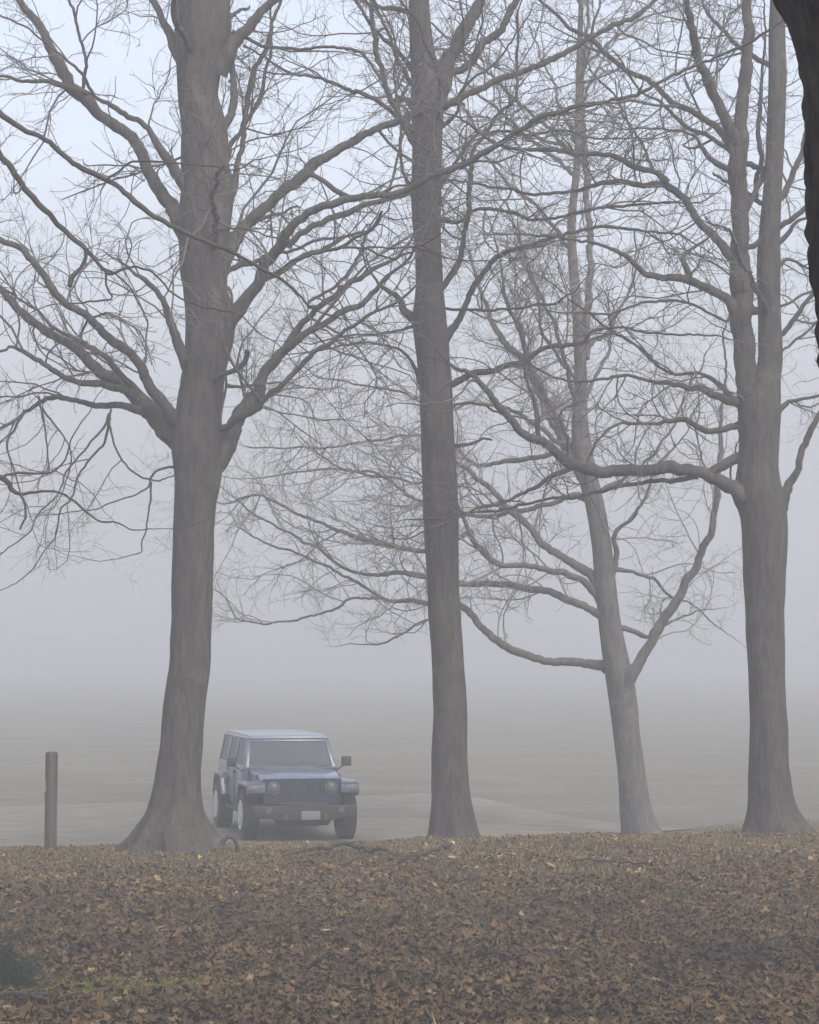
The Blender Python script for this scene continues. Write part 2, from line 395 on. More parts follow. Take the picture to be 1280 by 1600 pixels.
# ------------------------------------------------------------------ tree A: left
tA = [(278, 1336, 196), (274, 1325, 178), (273, 1312, 150), (273, 1291, 117), (275, 1270, 92), (277, 1240, 76), (280, 1200, 69), (288, 1100, 66), (297, 1040, 65), (298, 1000, 64),
      (301, 900, 63), (304, 800, 65), (308, 750, 72), (309, 700, 84), (310, 650, 72), (317, 600, 67), (326, 540, 74), (329, 490, 77), (321, 450, 69), (317, 400, 76),
      (320, 350, 86), (325, 300, 80), (321, 250, 72), (320, 200, 71), (310, 150, 63), (312, 100, 74), (316, 50, 88), (316, 0, 88), (318, -80, 74), (322, -200, 60), (326, -400, 44), (330, -600, 26), (334, -760, 8)]
LA = [
 dict(p=[(305,720,60),(285,690,50),(262,668,42),(245,648,34),(215,620,26),(185,595,22),(160,580,18),(110,545,14),(60,510,13),(20,475,12),(0,455,11),(-60,405,9),(-130,330,7)], s=.2, d=.7, droop=.02),
 dict(p=[(215,620,14),(190,607,12),(150,601,11),(110,592,9),(60,560,8),(20,543,7),(0,550,6),(-50,570,5)], s=-.2, droop=.05),
 dict(p=[(225,642,14),(205,640,11),(180,635,10),(130,629,8),(85,620,8),(40,642,7),(0,675,6),(-40,700,4)], s=.3, droop=.06),
 dict(p=[(205,605,10),(175,565,9),(150,545,9),(120,530,8),(85,512,7),(60,490,5)], s=-.1),
 dict(p=[(300,690,30),(275,655,26),(255,630,18),(230,590,16),(195,550,15),(165,525,14),(145,500,13),(100,465,12),(65,425,11),(35,390,10),(0,370,9),(-50,335,8),(-110,290,6)], s=-.25),
 dict(p=[(298,590,24),(283,560,18),(270,520,13),(255,480,11),(245,460,9),(225,440,8),(208,425,6)], d=.8),
 dict(p=[(305,380,40),(285,345,30),(264,320,23),(242,285,19),(222,240,18),(202,212,17),(178,193,19),(150,170,17),(132,147,21),(108,132,19),(95,105,18),(80,75,16),(65,45,14),(45,20,12),(28,0,11),(0,-50,8),(-30,-110,6)], s=.15),
 dict(p=[(132,145,10),(110,135,9),(85,132,8),(40,127,7),(0,122,6),(-60,118,4)]),
 dict(p=[(305,320,26),(288,285,20),(260,245,14),(240,215,11),(215,190,9),(185,172,8),(150,150,7),(128,118,6),(100,90,5),(60,60,4),(0,20,4)], s=-.3),
 dict(p=[(132,140,7),(134,110,7),(128,70,6),(120,30,6),(105,0,5),(80,-50,4)]),
 dict(p=[(290,100,26),(270,65,14),(250,25,11),(232,0,10),(205,-45,9),(170,-100,7)]),
 dict(p=[(325,730,50),(345,705,36),(362,672,26),(383,633,23),(402,610,21),(408,590,18),(425,565,16),(447,540,14),(468,515,11),(490,485,10),(515,465,9),(545,440,9),(575,425,8),(610,405,7),(645,392,5)], s=.1),
 dict(p=[(440,550,12),(470,528,11),(500,510,10),(530,492,10),(560,475,9),(585,455,8),(610,430,7),(640,400,6)], s=-.2),
 dict(p=[(500,480,8),(480,475,6),(530,440,7),(555,410,7),(568,385,6)], d=.5),
 dict(p=[(330,540,40),(352,505,34),(375,478,22),(395,450,18),(408,425,19),(420,405,17),(440,380,17),(465,352,15),(482,335,14),(500,323,13),(540,313,12),(590,305,11),(640,290,10),(690,268,10),(740,250,9),(785,222,9),(835,190,8),(875,172,8),(940,160,7),(1000,143,7),(1060,117,7),(1100,94,6),(1160,72,6),(1225,35,5)], s=-.28, d=.75),
 dict(p=[(400,445,10),(430,428,9),(465,405,9),(500,392,8),(540,372,6),(575,360,6)], s=.3, d=.8),
 dict(p=[(450,385,11),(480,360,10),(520,340,10),(560,328,9),(610,312,8),(660,290,8),(710,262,7),(760,235,6),(810,205,5)], s=.1, d=.8),
 dict(p=[(325,430,36),(350,400,30),(370,372,23),(395,345,18),(425,312,17),(450,295,17),(475,275,19),(500,250,16),(540,228,14),(580,205,12),(640,182,12),(715,155,11),(765,130,10),(820,110,10),(875,85,9),(930,58,8),(980,30,8),(1025,0,7),(1090,-50,5)], s=.25, d=.7),
 dict(p=[(478,275,8),(500,280,8),(530,298,8),(560,310,7),(600,300,6)], d=.8),
 dict(p=[(335,110,40),(355,75,30),(372,55,20),(392,35,17),(412,12,14),(432,-8,13),(470,-50,11),(510,-120,8)], s=-.1),
 dict(p=[(355,315,15),(366,285,13),(372,250,9),(378,215,9),(382,170,9),(392,125,8),(408,85,8),(425,40,7),(440,0,7),(460,-60,6),(480,-130,4)], s=.25, o=.1, d=.6),
 dict(p=[(343,205,16),(358,185,13),(366,160,12),(368,140,11),(362,110,9),(360,60,8),(352,0,7),(350,-60,5)], s=.3, o=-.1, d=.5),
 dict(p=[(335,592,9),(352,582,9),(366,578,9),(378,566,9),(383,545,8)], s=-.5, o=-.25, t=False),
 dict(p=[(345,490,6),(352,470,6),(351,452,6),(358,447,7),(362,462,6),(362,480,6)], s=-.3, o=-.2, t=False),
 dict(p=[(350,578,6),(355,610,5),(350,640,5),(344,660,4)], s=-.3, o=-.2, t=False),
 dict(p=[(363,50,9),(385,60,7),(420,73,7),(450,75,6),(500,72,6),(555,80,6),(580,100,6),(610,150,5),(625,185,5)], s=-.1, d=.6),
 dict(p=[(175,640,5),(172,660,5),(180,690,4.5),(195,722,4),(215,742,4),(235,750,3.5)], s=-.1, d=.8, droop=.05),
 dict(p=[(236,748,5),(250,735,5),(266,729,5),(278,731,6)], s=0, o=-.02, t=False),
 dict(p=[(236,748,4),(230,765,3.6),(190,780,3),(150,795,2.6),(110,800,2.2)], s=-.1, d=.5, droop=.04),
 dict(p=[(236,752,4),(233,780,3.5),(228,820,3.2),(223,850,3),(222,863,2.6),(205,866,2)], s=.1, d=.5, droop=.05),
 dict(p=[(172,655,6),(165,690,5),(140,720,4.4),(120,745,4),(112,780,3.6),(95,800,3.5),(90,830,3),(80,850,2.6),(45,895,2.2),(15,915,1.8)], s=.15, d=.8, droop=.05),
 dict(p=[(172,645,6),(165,670,5),(135,700,4.2),(105,740,4),(92,770,3.6),(62,800,3.4),(40,840,3),(0,868,2.4)], s=-.15, d=.8, droop=.05),
 dict(p=[(40,642,6),(25,675,5),(10,700,4.4),(25,740,3.5),(35,770,3)], s=.1, droop=.04),
 dict(p=[(62,620,5),(65,650,4),(72,700,3.5),(78,735,3.2),(60,745,2.6)], s=.1, droop=.04, d=.8),
 dict(p=[(66,635,4),(90,670,3.6),(106,695,3.4),(108,730,3),(100,765,2.6),(85,790,2)], s=.2, droop=.04),
 dict(p=[(355,600,8),(372,603,6),(400,602,5),(430,600,4)], d=.8, s=.4),
]
def roots_A(root, org, rng, do_limb, T):
    o = do_limb([T((345, 1322, 9), 27.6), T((352, 1311, 7), 27.6), T((360, 1309, 6.5), 27.6), T((367, 1315, 6), 27.6), T((371, 1330, 6), 27.6), T((372, 1340, 6), 27.6)], 0, nm='root')
build_tree('bare_tree', 'thick grey bare tree with wide flared roots left of the blue car', 28.0, tA, LA, 11, fill=[(7, 700, 0, 2.2, 4.0, .045, .75), (9, -150, -700, 2.5, 4.0, .05, 0)], extra_parts=roots_A, flare=(.20, .22), phase=0.0, lobes=8, amp=.04, low=905)

# ------------------------------------------------------------------ tree B: centre
tB = [(709, 1317, 92), (707, 1297, 79), (705, 1250, 65), (703, 1200, 57), (703, 1100, 52), (698, 1000, 50), (692, 900, 50), (689, 800, 55), (685, 700, 53), (681, 600, 52),
      (677, 560, 52), (673, 520, 54), (671, 490, 52), (671, 450, 43), (670, 400, 41), (667, 350, 44), (666, 300, 47), (668, 200, 48), (668, 150, 52), (665, 115, 46), (658, 60, 36), (655, 0, 32), (650, -150, 26), (646, -350, 18), (640, -520, 7)]
LB = [
 dict(p=[(672,170,36),(690,130,30),(705,95,24),(722,60,21),(735,30,19),(752,-5,17),(775,-60,14),(800,-140,10)]),
 dict(p=[(690,130,16),(712,108,13),(740,85,13),(770,58,12),(795,28,11),(812,0,10),(840,-45,8)], s=.2),
 dict(p=[(668,525,26),(650,500,20),(636,487,13),(622,470,10),(605,455,8),(590,440,6)]),
 dict(p=[(685,540,20),(700,520,15),(715,503,11),(730,475,9),(745,445,9),(758,418,9),(775,402,9),(800,392,8),(830,385,8),(860,370,7),(920,356,7),(990,358,6),(1060,367,4)], s=-.2),
 dict(p=[(680,455,12),(695,440,10),(715,415,9),(725,380,8),(730,330,8),(735,270,8),(748,225,7),(785,175,7),(805,145,6),(806,85,5),(812,20,4)], s=-.2, d=.8),
 dict(p=[(655,235,14),(636,205,10),(622,180,9),(605,150,9),(592,105,9),(583,50,8),(580,0,7),(575,-60,5)], s=.2, d=.8),
 dict(p=[(660,150,10),(640,125,8),(618,80,7),(600,40,6),(585,0,5),(575,-40,4)], s=-.2),
 dict(p=[(655,165,9),(640,158,8),(626,154,8),(618,148,6)], t=False, s=-.6, o=-.15),
 dict(p=[(690,170,13),(705,166,12),(718,163,9),(724,165,5)], t=False, s=-.4, o=-.1),
 dict(p=[(692,602,16),(710,597,12),(750,582,10),(790,572,9),(815,565,9),(850,545,8),(910,535,7),(925,517,6),(960,512,5),(1000,517,5),(1090,522,4)], s=-.3, d=.7),
 dict(p=[(700,700,9),(718,697,7),(740,692,6),(757,683,5),(771,686,4)], t=False, s=-.3),
 dict(p=[(700,640,8),(720,632,6),(755,636,5),(795,650,4),(830,655,3)], d=.8),
 dict(p=[(690,345,9),(720,345,7),(745,330,7),(800,333,7),(835,343,7),(880,338,6),(950,322,6),(1010,318,5),(1090,318,3.5)], s=-.35, d=.6),
 dict(p=[(655,600,9),(640,560,6),(600,540,5),(560,535,4),(520,545,4),(480,552,3)], d=.9),
 dict(p=[(655,510,8),(640,512,6),(600,517,5),(540,525,4),(500,535,3)], s=.3),
 dict(p=[(645,310,8),(630,270,6),(624,230,6),(626,190,5),(615,120,4)], d=.8),
 dict(p=[(690,200,8),(710,180,6),(730,130,6),(770,100,5),(800,60,4)], d=.8),
 dict(p=[(685,290,9),(700,270,7),(740,215,7),(780,205,6),(830,210,6),(880,205,5),(940,215,4),(1000,217,3)], s=-.1, d=.7),
 dict(p=[(690,480,7),(710,483,6),(760,486,6),(800,482,5),(840,477,5),(868,472,5)], t=True, s=-.6, d=.4),
]
build_tree('bare_tree', 'straight grey bare tree in the middle, right of the blue car', 29.6, tB, LB, 23, fill=[(7, 600, 0, 2.0, 3.6, .04, .8), (7, -100, -500, 2.2, 3.4, .04, 0)], flare=(.10, .4), lobes=5, phase=.6, low=720)

# ------------------------------------------------------------------ tree C: leaning, further off
tC = [(1005, 1310, 76), (998, 1285, 57), (992, 1250, 47), (986, 1200, 43), (979, 1150, 42), (974, 1100, 43), (968, 1060, 44), (957, 1000, 38), (950, 950, 34), (945, 900, 32), (940, 850, 31),
      (932, 800, 30), (920, 750, 31), (910, 700, 32), (906, 650, 25), (908, 600, 20), (903, 500, 17), (897, 430, 16), (893, 350, 13), (902, 250, 11), (905, 100, 9), (910, -50, 7), (915, -200, 4)]
LC = [
 dict(p=[(975,1095,34),(985,1065,24),(1000,1035,18),(1020,1000,16),(1050,950,15),(1080,900,14),(1095,870,12),(1110,825,11),(1122,780,10),(1125,740,9),(1130,690,8),(1128,640,6),(1135,590,5),(1130,530,4)], s=-.2, d=.6),
 dict(p=[(965,1050,26),(945,1042,17),(925,1037,14),(880,1034,13),(840,1030,12),(790,1010,12),(757,987,11),(740,965,11),(722,947,10),(690,942,9),(640,940,8),(600,935,7),(575,922,6),(535,898,6),(500,880,5),(455,862,5),(415,850,4),(380,830,3)], s=.25, d=1.0),
 dict(p=[(600,935,5),(550,935,5),(525,950,4.5),(480,965,4.5),(435,972,4),(400,974,3.5),(370,965,3),(352,935,2)], s=.2, d=.9),
 dict(p=[(700,960,6),(665,970,5),(645,980,4.5),(615,998,4),(590,1006,3.5),(565,1006,2.5)], s=.1, d=.8),
 dict(p=[(958,975,24),(940,962,16),(922,953,12),(905,945,12),(870,930,12),(830,920,11),(780,912,10),(725,912,9),(665,903,9),(620,895,8),(575,898,7),(535,885,6),(500,860,6),(465,840,5),(430,822,4),(390,800,4)], s=.15, d=1.0),
 dict(p=[(945,945,18),(928,925,12),(905,905,11),(880,893,10),(840,888,9),(780,880,9),(750,858,9),(735,830,8),(720,800,7),(700,770,6),(670,750,5)], s=-.2),
 dict(p=[(940,920,20),(925,900,15),(905,883,14),(880,873,12),(850,850,11),(830,825,11),(800,800,10),(780,775,9),(755,755,8),(730,735,8),(700,720,7),(660,755,5),(600,745,5),(540,735,4),(490,700,4)], s=.2),
 dict(p=[(740,830,8),(700,850,8),(650,860,8),(600,850,8),(560,840,8),(520,825,7),(480,810,7),(450,795,6),(425,780,5),(400,770,5),(360,785,4)], s=.2, d=1.3),
 dict(p=[(912,745,22),(900,720,17),(885,695,16),(872,660,16),(855,625,14),(835,590,13),(812,560,12),(790,540,10),(770,500,8),(750,450,7),(735,400,5)], s=.15),
 dict(p=[(850,620,10),(828,575,9),(815,520,8),(790,470,7),(785,420,5),(775,370,4)], s=-.1),
 dict(p=[(945,915,14),(962,890,10),(966,865,9),(960,842,8),(975,820,7),(990,808,7),(1005,785,6),(1015,762,6),(1025,730,5),(1050,700,4)]),
 dict(p=[(962,985,14),(980,984,8),(1005,992,8),(1020,994,6),(1045,975,5),(1065,965,4)]),
 dict(p=[(915,560,14),(918,500,12),(922,430,11),(920,350,10),(915,250,9),(908,150,8),(915,50,7),(925,-50,5)], s=.1),
 dict(p=[(915,780,14),(890,775,9),(850,790,8),(800,800,8),(740,805,7),(690,790,6),(640,775,6),(600,745,5),(560,735,5),(500,735,4),(420,745,3)], s=.25),
 dict(p=[(905,720,14),(880,710,9),(840,715,8),(790,720,8),(740,725,7),(700,690,6),(640,680,5),(580,690,5),(500,700,4),(400,700,3)], s=.3),
 dict(p=[(900,690,10),(870,690,8),(800,640,7),(740,630,6),(690,640,5),(620,610,5),(560,600,4),(500,590,3)], s=.1),
 dict(p=[(908,640,10),(925,600,7),(945,560,7),(960,500,6),(985,450,5),(1000,390,4)]),
 dict(p=[(905,600,9),(880,570,7),(850,520,7),(840,460,6),(820,400,5),(800,340,4)]),
 dict(p=[(950,885,10),(985,892,7),(1020,905,6),(1045,930,5),(1075,940,4),(1105,965,3)], droop=.03),
 dict(p=[(920,770,12),(950,760,8),(985,740,7),(1030,700,6),(1060,650,5),(1080,600,4)], s=.2),
]
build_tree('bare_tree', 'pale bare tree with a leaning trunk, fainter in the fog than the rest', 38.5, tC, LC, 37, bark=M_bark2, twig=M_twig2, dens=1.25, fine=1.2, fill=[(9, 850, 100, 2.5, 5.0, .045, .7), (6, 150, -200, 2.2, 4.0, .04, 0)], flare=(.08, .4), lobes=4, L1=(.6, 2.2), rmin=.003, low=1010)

# ------------------------------------------------------------------ tree D: right, twin stems
tD = [(1217, 1310, 136), (1213, 1291, 109), (1208, 1270, 86), (1205, 1250, 74), (1202, 1200, 63), (1202, 1150, 59), (1200, 1100, 56), (1196, 1000, 60), (1195, 950, 61), (1195, 900, 65), (1195, 850, 71), (1192, 800, 75),
      (1187, 770, 76), (1185, 730, 64), (1186, 690, 62), (1186, 650, 66), (1189, 620, 60), (1197, 590, 46), (1204, 560, 38), (1203, 500, 36), (1201, 400, 36), (1205, 330, 31), (1210, 250, 28), (1214, 150, 28), (1214, 50, 26), (1215, 0, 24), (1218, -150, 18), (1222, -350, 12), (1224, -500, 5)]
SD = [dict(p=[(1180,720,40),(1174,660,38),(1167,600,34),(1161,500,33),(1157,450,34),(1157,400,31),(1157,300,27),(1156,245,29),(1154,205,26)], d=.4)]
LD = [
 dict(p=[(1156,245,22),(1147,210,19),(1135,190,18),(1118,150,17),(1100,115,15),(1088,70,14),(1078,30,13),(1072,0,12),(1065,-60,10),(1050,-160,7)]),
 dict(p=[(1155,225,24),(1160,165,20),(1167,100,19),(1170,50,17),(1170,0,16),(1172,-120,12),(1176,-280,7)], s=.1),
 dict(p=[(1182,810,44),(1162,780,36),(1145,765,24),(1122,751,20),(1100,742,19),(1060,736,20),(1045,730,22),(1020,735,19),(980,735,19),(930,733,19),(890,722,18),(865,702,15),(840,685,13),(820,675,12),(795,650,11),(775,630,11),(752,600,9),(735,585,8),(710,575,7),(690,560,6)], s=-.12, d=.8),
 dict(p=[(1172,705,22),(1150,716,16),(1130,726,14),(1110,736,13),(1095,741,12)], t=False, s=-.12),
 dict(p=[(1090,745,10),(1040,752,8),(980,758,7),(930,770,7),(870,780,6),(800,790,6),(740,803,5),(690,810,4)], s=.1),
 dict(p=[(900,728,8),(860,745,8),(820,770,7),(780,785,6),(740,800,5),(700,815,4)], s=-.1),
 dict(p=[(845,690,9),(838,650,8),(834,620,7),(822,590,6),(820,540,5),(805,500,4)], s=.2),
 dict(p=[(1170,640,20),(1150,627,15),(1130,622,12),(1108,617,14),(1092,606,12),(1080,605,9),(1045,600,8),(1020,595,7),(985,585,6),(940,590,6),(890,595,5),(840,575,4)], s=-.2),
 dict(p=[(1145,622,10),(1122,600,8),(1100,586,7),(1065,583,6),(1040,578,6),(1000,545,6),(960,520,5),(930,500,5),(900,470,4)], s=.2),
 dict(p=[(1170,655,18),(1150,665,12),(1135,672,10),(1115,675,9),(1090,666,9),(1067,657,9),(1030,663,7),(1000,658,6),(960,665,5),(930,690,4)], s=-.1),
 dict(p=[(1160,500,24),(1145,480,18),(1128,463,14),(1105,452,13),(1080,440,13),(1060,435,12),(1025,430,10),(1003,420,9),(985,405,8),(960,392,7),(925,378,6),(880,372,5),(820,365,4)], s=-.15),
 dict(p=[(1078,438,10),(1076,420,10),(1068,405,9),(1080,390,7),(1100,375,5)], d=.5),
 dict(p=[(1158,425,22),(1143,400,17),(1128,380,14),(1108,357,13),(1085,335,12),(1062,308,12),(1043,290,13),(1028,288,10),(990,288,8),(950,287,8),(890,298,7),(820,300,6),(760,290,5),(700,280,4)], s=.2),
 dict(p=[(1045,288,10),(1025,275,9),(1000,263,9),(965,248,9),(920,240,8),(870,235,8),(815,232,7),(770,220,6),(715,185,5),(690,175,4)], s=-.2),
 dict(p=[(1040,285,8),(1015,250,6),(1000,220,6),(980,190,5),(960,150,4),(930,120,4)]),
 dict(p=[(1155,245,16),(1130,210,12),(1112,190,11),(1088,175,10),(1060,165,9),(1020,132,9),(985,112,8),(950,82,8),(920,57,8),(880,32,7),(855,12,6),(820,-20,5)], s=.3, d=.8),
 dict(p=[(1150,275,12),(1135,262,9),(1115,250,9),(1100,232,8),(1085,215,6),(1060,205,5),(1010,200,4)]),
 dict(p=[(1210,800,40),(1225,775,26),(1235,760,15),(1243,738,11),(1255,705,10),(1270,670,9),(1287,630,8),(1310,570,6)], s=.1, d=.6),
 dict(p=[(1212,650,12),(1225,632,9),(1240,625,7),(1285,619,6),(1330,600,4)], s=.2),
 dict(p=[(1210,330,16),(1225,295,12),(1240,265,9),(1255,225,8),(1275,180,7),(1300,130,5)], s=.2),
 dict(p=[(1208,390,12),(1225,370,8),(1240,350,7),(1265,340,6),(1300,335,4)]),
 dict(p=[(1208,420,10),(1230,405,6),(1260,418,5),(1300,440,4)]),
 dict(p=[(1208,480,9),(1225,475,5),(1260,460,5),(1300,458,4)]),
 dict(p=[(1205,560,9),(1225,550,5),(1255,520,5),(1275,500,4)], d=1.2),
 dict(p=[(1165,330,9),(1185,290,8),(1200,265,9)], t=False, s=.1),
 dict(p=[(1180,315,8),(1187,260,8),(1188,200,8),(1190,130,7),(1195,60,5)], s=.3, o=.2, d=.6),
 dict(p=[(1160,385,9),(1180,378,9),(1192,368,9),(1204,360,8)], t=False, s=0),
 dict(p=[(1165,450,18),(1185,442,15),(1200,440,14)], t=False, s=0),
 dict(p=[(1170,480,18),(1185,485,13),(1198,480,12)], t=False, s=0),
 dict(p=[(1150,470,8),(1138,500,6),(1115,490,5),(1080,475,6),(1045,470,6),(1000,475,5),(950,490,5),(900,490,4)], s=-.3),
 dict(p=[(1165,820,8),(1150,790,5),(1140,750,4),(1150,700,3)], d=.6),
]
build_tree('bare_tree', 'grey bare tree splitting into two upright stems, at the right', 29.0, tD, LD, 41, stems=SD, fill=[(6, 600, 0, 2.0, 3.6, .04, .8), (6, -50, -420, 2.2, 3.4, .04, 0)], flare=(.12, .4), lobes=4, low=900)

# ------------------------------------------------------------------ near tree at right edge, dark
tE = [(1470, 2050, 330), (1456, 1850, 285), (1446, 1600, 262), (1440, 1300, 250), (1450, 1000, 250), (1440, 800, 254), (1413, 600, 258), (1404, 480, 260), (1399, 380, 264), (1394, 200, 270), (1389, 100, 276), (1371, 30, 288), (1350, -20, 292), (1330, -80, 270), (1340, -200, 215), (1350, -400, 180), (1360, -700, 120), (1362, -1100, 60), (1370, -1400, 12)]
LE = [
 dict(p=[(1355,60,140),(1284,-30,118),(1215,-110,95),(1150,-220,85),(1090,-360,70),(1040,-540,50),(1000,-750,25)], s=-.15, d=.35),
 dict(p=[(1400,-100,110),(1480,-230,90),(1600,-420,70),(1750,-600,40)], s=.3, d=.35),
]
build_tree('bare_tree', 'dark rough trunk close by at the right edge of the view', 7.0, tE, LE, 53, bark=M_dark, twig=M_darktwig, fill=[(4, -800, -1300, 1.0, 1.8, .03, 0)], flare=(.15, .4), sides=170, step=.012, ridge=(8.0, 5.0, .13), L1=(.3, .9), fine=.6, low=-150)

# ------------------------------------------------------------------ near tree outside the left edge: its boughs cross the view
tG = [(-560, 1560, 150), (-555, 1500, 110), (-550, 1300, 92), (-548, 1000, 88), (-545, 600, 84), (-540, 300, 80), (-545, 0, 74), (-540, -300, 60), (-530, -700, 38), (-525, -1100, 12)]
LG = [
 dict(p=[(-545,260,50),(-440,130,26),(-330,60,17),(-200,70,13),(-90,120,10),(0,177,9),(55,213,8),(105,248,8),(165,278,8),(215,320,8),(265,352,8),(320,378,7.5),(375,398,7),(410,420,6.5),(435,432,6),(455,448,5)], s=0, d=.10),
 dict(p=[(165,278,5),(185,265,5),(207,254,4.5),(260,254,4),(330,260,3.5),(362,266,3),(395,250,2.5),(430,240,2)], s=0, d=.2),
 dict(p=[(320,376,4),(340,362,3.5),(375,362,3),(420,372,3),(450,380,3),(485,395,2.5),(510,420,2),(540,460,2)], s=0, d=.2),
 dict(p=[(425,428,5),(455,412,5),(500,390,6),(530,385,7),(552,370,6),(580,358,6),(595,328,5)], s=0, o=.1, t=False),
 dict(p=[(530,385,5),(570,385,4.5),(600,400,4),(625,405,4),(640,385,3.5),(665,388,3.5),(700,400,3)], s=.1, d=.3),
 dict(p=[(575,385,4),(620,388,3.6),(660,385,3.4),(690,365,3),(690,345,2.6)], s=.1, d=.2),
 dict(p=[(-545,420,44),(-430,200,24),(-300,120,16),(-160,110,13),(-70,165,11),(0,242,9),(35,285,9),(75,330,9),(110,370,8),(130,388,8),(160,418,7),(175,428,6),(195,418,5),(225,420,4.5),(250,435,4),(290,470,3.5),(345,482,3.5),(375,492,3),(400,515,2.5),(440,545,2)], s=0, d=.16),
 dict(p=[(132,390,8),(133,405,7),(127,420,7),(116,430,9),(115,438,8)], s=0, t=False),
 dict(p=[(168,424,5),(166,445,4.5),(176,470,4),(150,472,4),(110,474,3)], s=0, d=.4),
 dict(p=[(-545,700,34),(-440,690,20),(-330,665,14),(-200,690,11),(-80,730,9),(0,748,8),(18,765,8),(32,771,7),(60,767,5.5),(95,772,5),(125,788,4.5),(152,813,4),(185,815,3),(205,826,2.6),(240,826,2)], s=0, d=.16, droop=.04),
 dict(p=[(32,771,5.5),(42,785,5),(45,805,5),(35,832,4.5)], s=0, t=False),
 dict(p=[(0,748,5),(10,742,5),(40,741,4.5),(74,741,4),(100,720,3.5),(108,700,3)], s=0, d=.4),
]
build_tree('bare_tree', 'slim dark bare tree at the left edge whose thin boughs cross the thick left trunk', 21.0, tG, LG, 67, bark=M_darktwig, twig=M_darktwig, fill=[(7, 300, -900, 1.6, 3.2, .035, 0)], flare=(.1, .4), L1=(.4, 1.1), fine=.7, low=900)

# ------------------------------------------------------------------ far trees dissolving in the fog
def far_tree(label, px, D, top, w, seed, lean=0.0, base=None):
    rng = np.random.default_rng(seed)
    x0 = (px - 640) / F * D; gz = float(terr(x0, D)); by = Y0 + (CZ - gz) / D * F
    tr = [(px, by, w * 1.7), (px, by - 25, w * 1.2), (px + lean * 60, by - 150, w)]
    yy = by - 150; x = px + lean * 60
    while yy > top:
        yy -= 70; x += rng.normal(0, 4) + lean * 20; tr.append((x, yy, w * max(.12, 1 - .9 * ((by - 150 - yy) / (by - 150 - top)))))
    build_tree('bare_tree', label, D, tr, [], seed, group=None, bark=M_bark2, twig=M_twig2, dens=.75, fine=.8,
               fill=[(16, by - 380, top + 60, 2.5, 5.2, .055, 0)], flare=(.08, .4), L1=(.7, 2.4), sides=16, step=.2, rmin=.006)

# ------------------------------------------------------------------ post
def post():
    D = 29.3; b = P(79, 1331, D); gz = float(terr(b.x, b.y)); top = P(79, 1175, D).z
    root = empty('wooden_post', (b.x, b.y, gz)); tag(root, 'weathered grey round wooden post standing alone at the left edge', 'post')
    rng = np.random.default_rng(5); n = 60; s = 28; r = 9.6 / F * D
    zs = np.linspace(-.35, top - gz, n); th = np.arange(s) * 2 * np.pi / s; V = []
    for k, z in enumerate(zs):
        rr = np.array([r * (1 + .05 * mnoise.noise((math.cos(t) * 3, math.sin(t) * 3, z * 1.5)) + .03 * mnoise.noise((math.cos(t) * 9, math.sin(t) * 9, z * 2))) for t in th])
        h = (top - gz) - z
        if h < .03: rr = rr * (.86 + .14 * h / .03)
        notch = math.exp(-((z - (top - gz) * .64) / .07) ** 2)
        rr = rr - notch * .02 * np.clip(np.cos(th - math.pi), 0, 1) ** 4 + .012 * math.exp(-((z - (top - gz) * .57) / .04) ** 2) * np.clip(np.cos(th - math.pi), 0, 1) ** 4
        V.append(np.stack([np.cos(th) * rr + .012 * z, np.sin(th) * rr, np.full(s, z)], 1))
    V = np.concatenate(V); base = np.arange(n - 1)[:, None] * s; j = np.arange(s)[None, :]; j2 = (j + 1) % s
    q = np.stack([base + j, base + j2, base + s + j2, base + s + j], -1).reshape(-1, 4)
    V = np.vstack([V, [[.012 * zs[-1], 0, zs[-1] + .008]]]); c = len(V) - 1; l = (n - 1) * s
    t = np.array([[l + k, l + (k + 1) % s, c] for k in range(s)])
    me = np_mesh('shaft', V, q, t); link('shaft', me, M_wood, root, smooth=True)
post()

# ------------------------------------------------------------------ vehicle
M_paint_sheen = mat('blue_paint_sky_sheen', (.13, .155, .215), .3, spec=.6, coat=.6, base2=(.19, .22, .29), scale=9)  # sky sheen on hood and roof, painted in as a lighter body blue
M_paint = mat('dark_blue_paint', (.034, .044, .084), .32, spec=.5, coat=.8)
M_black = mat('black_plastic', (.040, .040, .042), .6)
M_glass = mat('dark_glass', (.085, .098, .13), .22, spec=.35)
M_tyre = mat('tyre_rubber', (.036, .036, .037), .85, bump=.3, bscale=50)
M_rim = mat('silver_rim', (.62, .63, .65), .4, metal=.3)
M_chrome = mat('lamp_reflector', (.2, .2, .21), .4, metal=.5)
M_lens = mat('lamp_lens', (.12, .12, .125), .15, spec=.5)
M_amber = mat('amber_lens', (.5, .17, .03), .2)
M_red = mat('red_hook_paint', (.16, .05, .035), .5)
M_plate = mat('plate_white', (.22, .225, .23), .5)
M_redlens = mat('red_lens', (.3, .01, .01), .2)

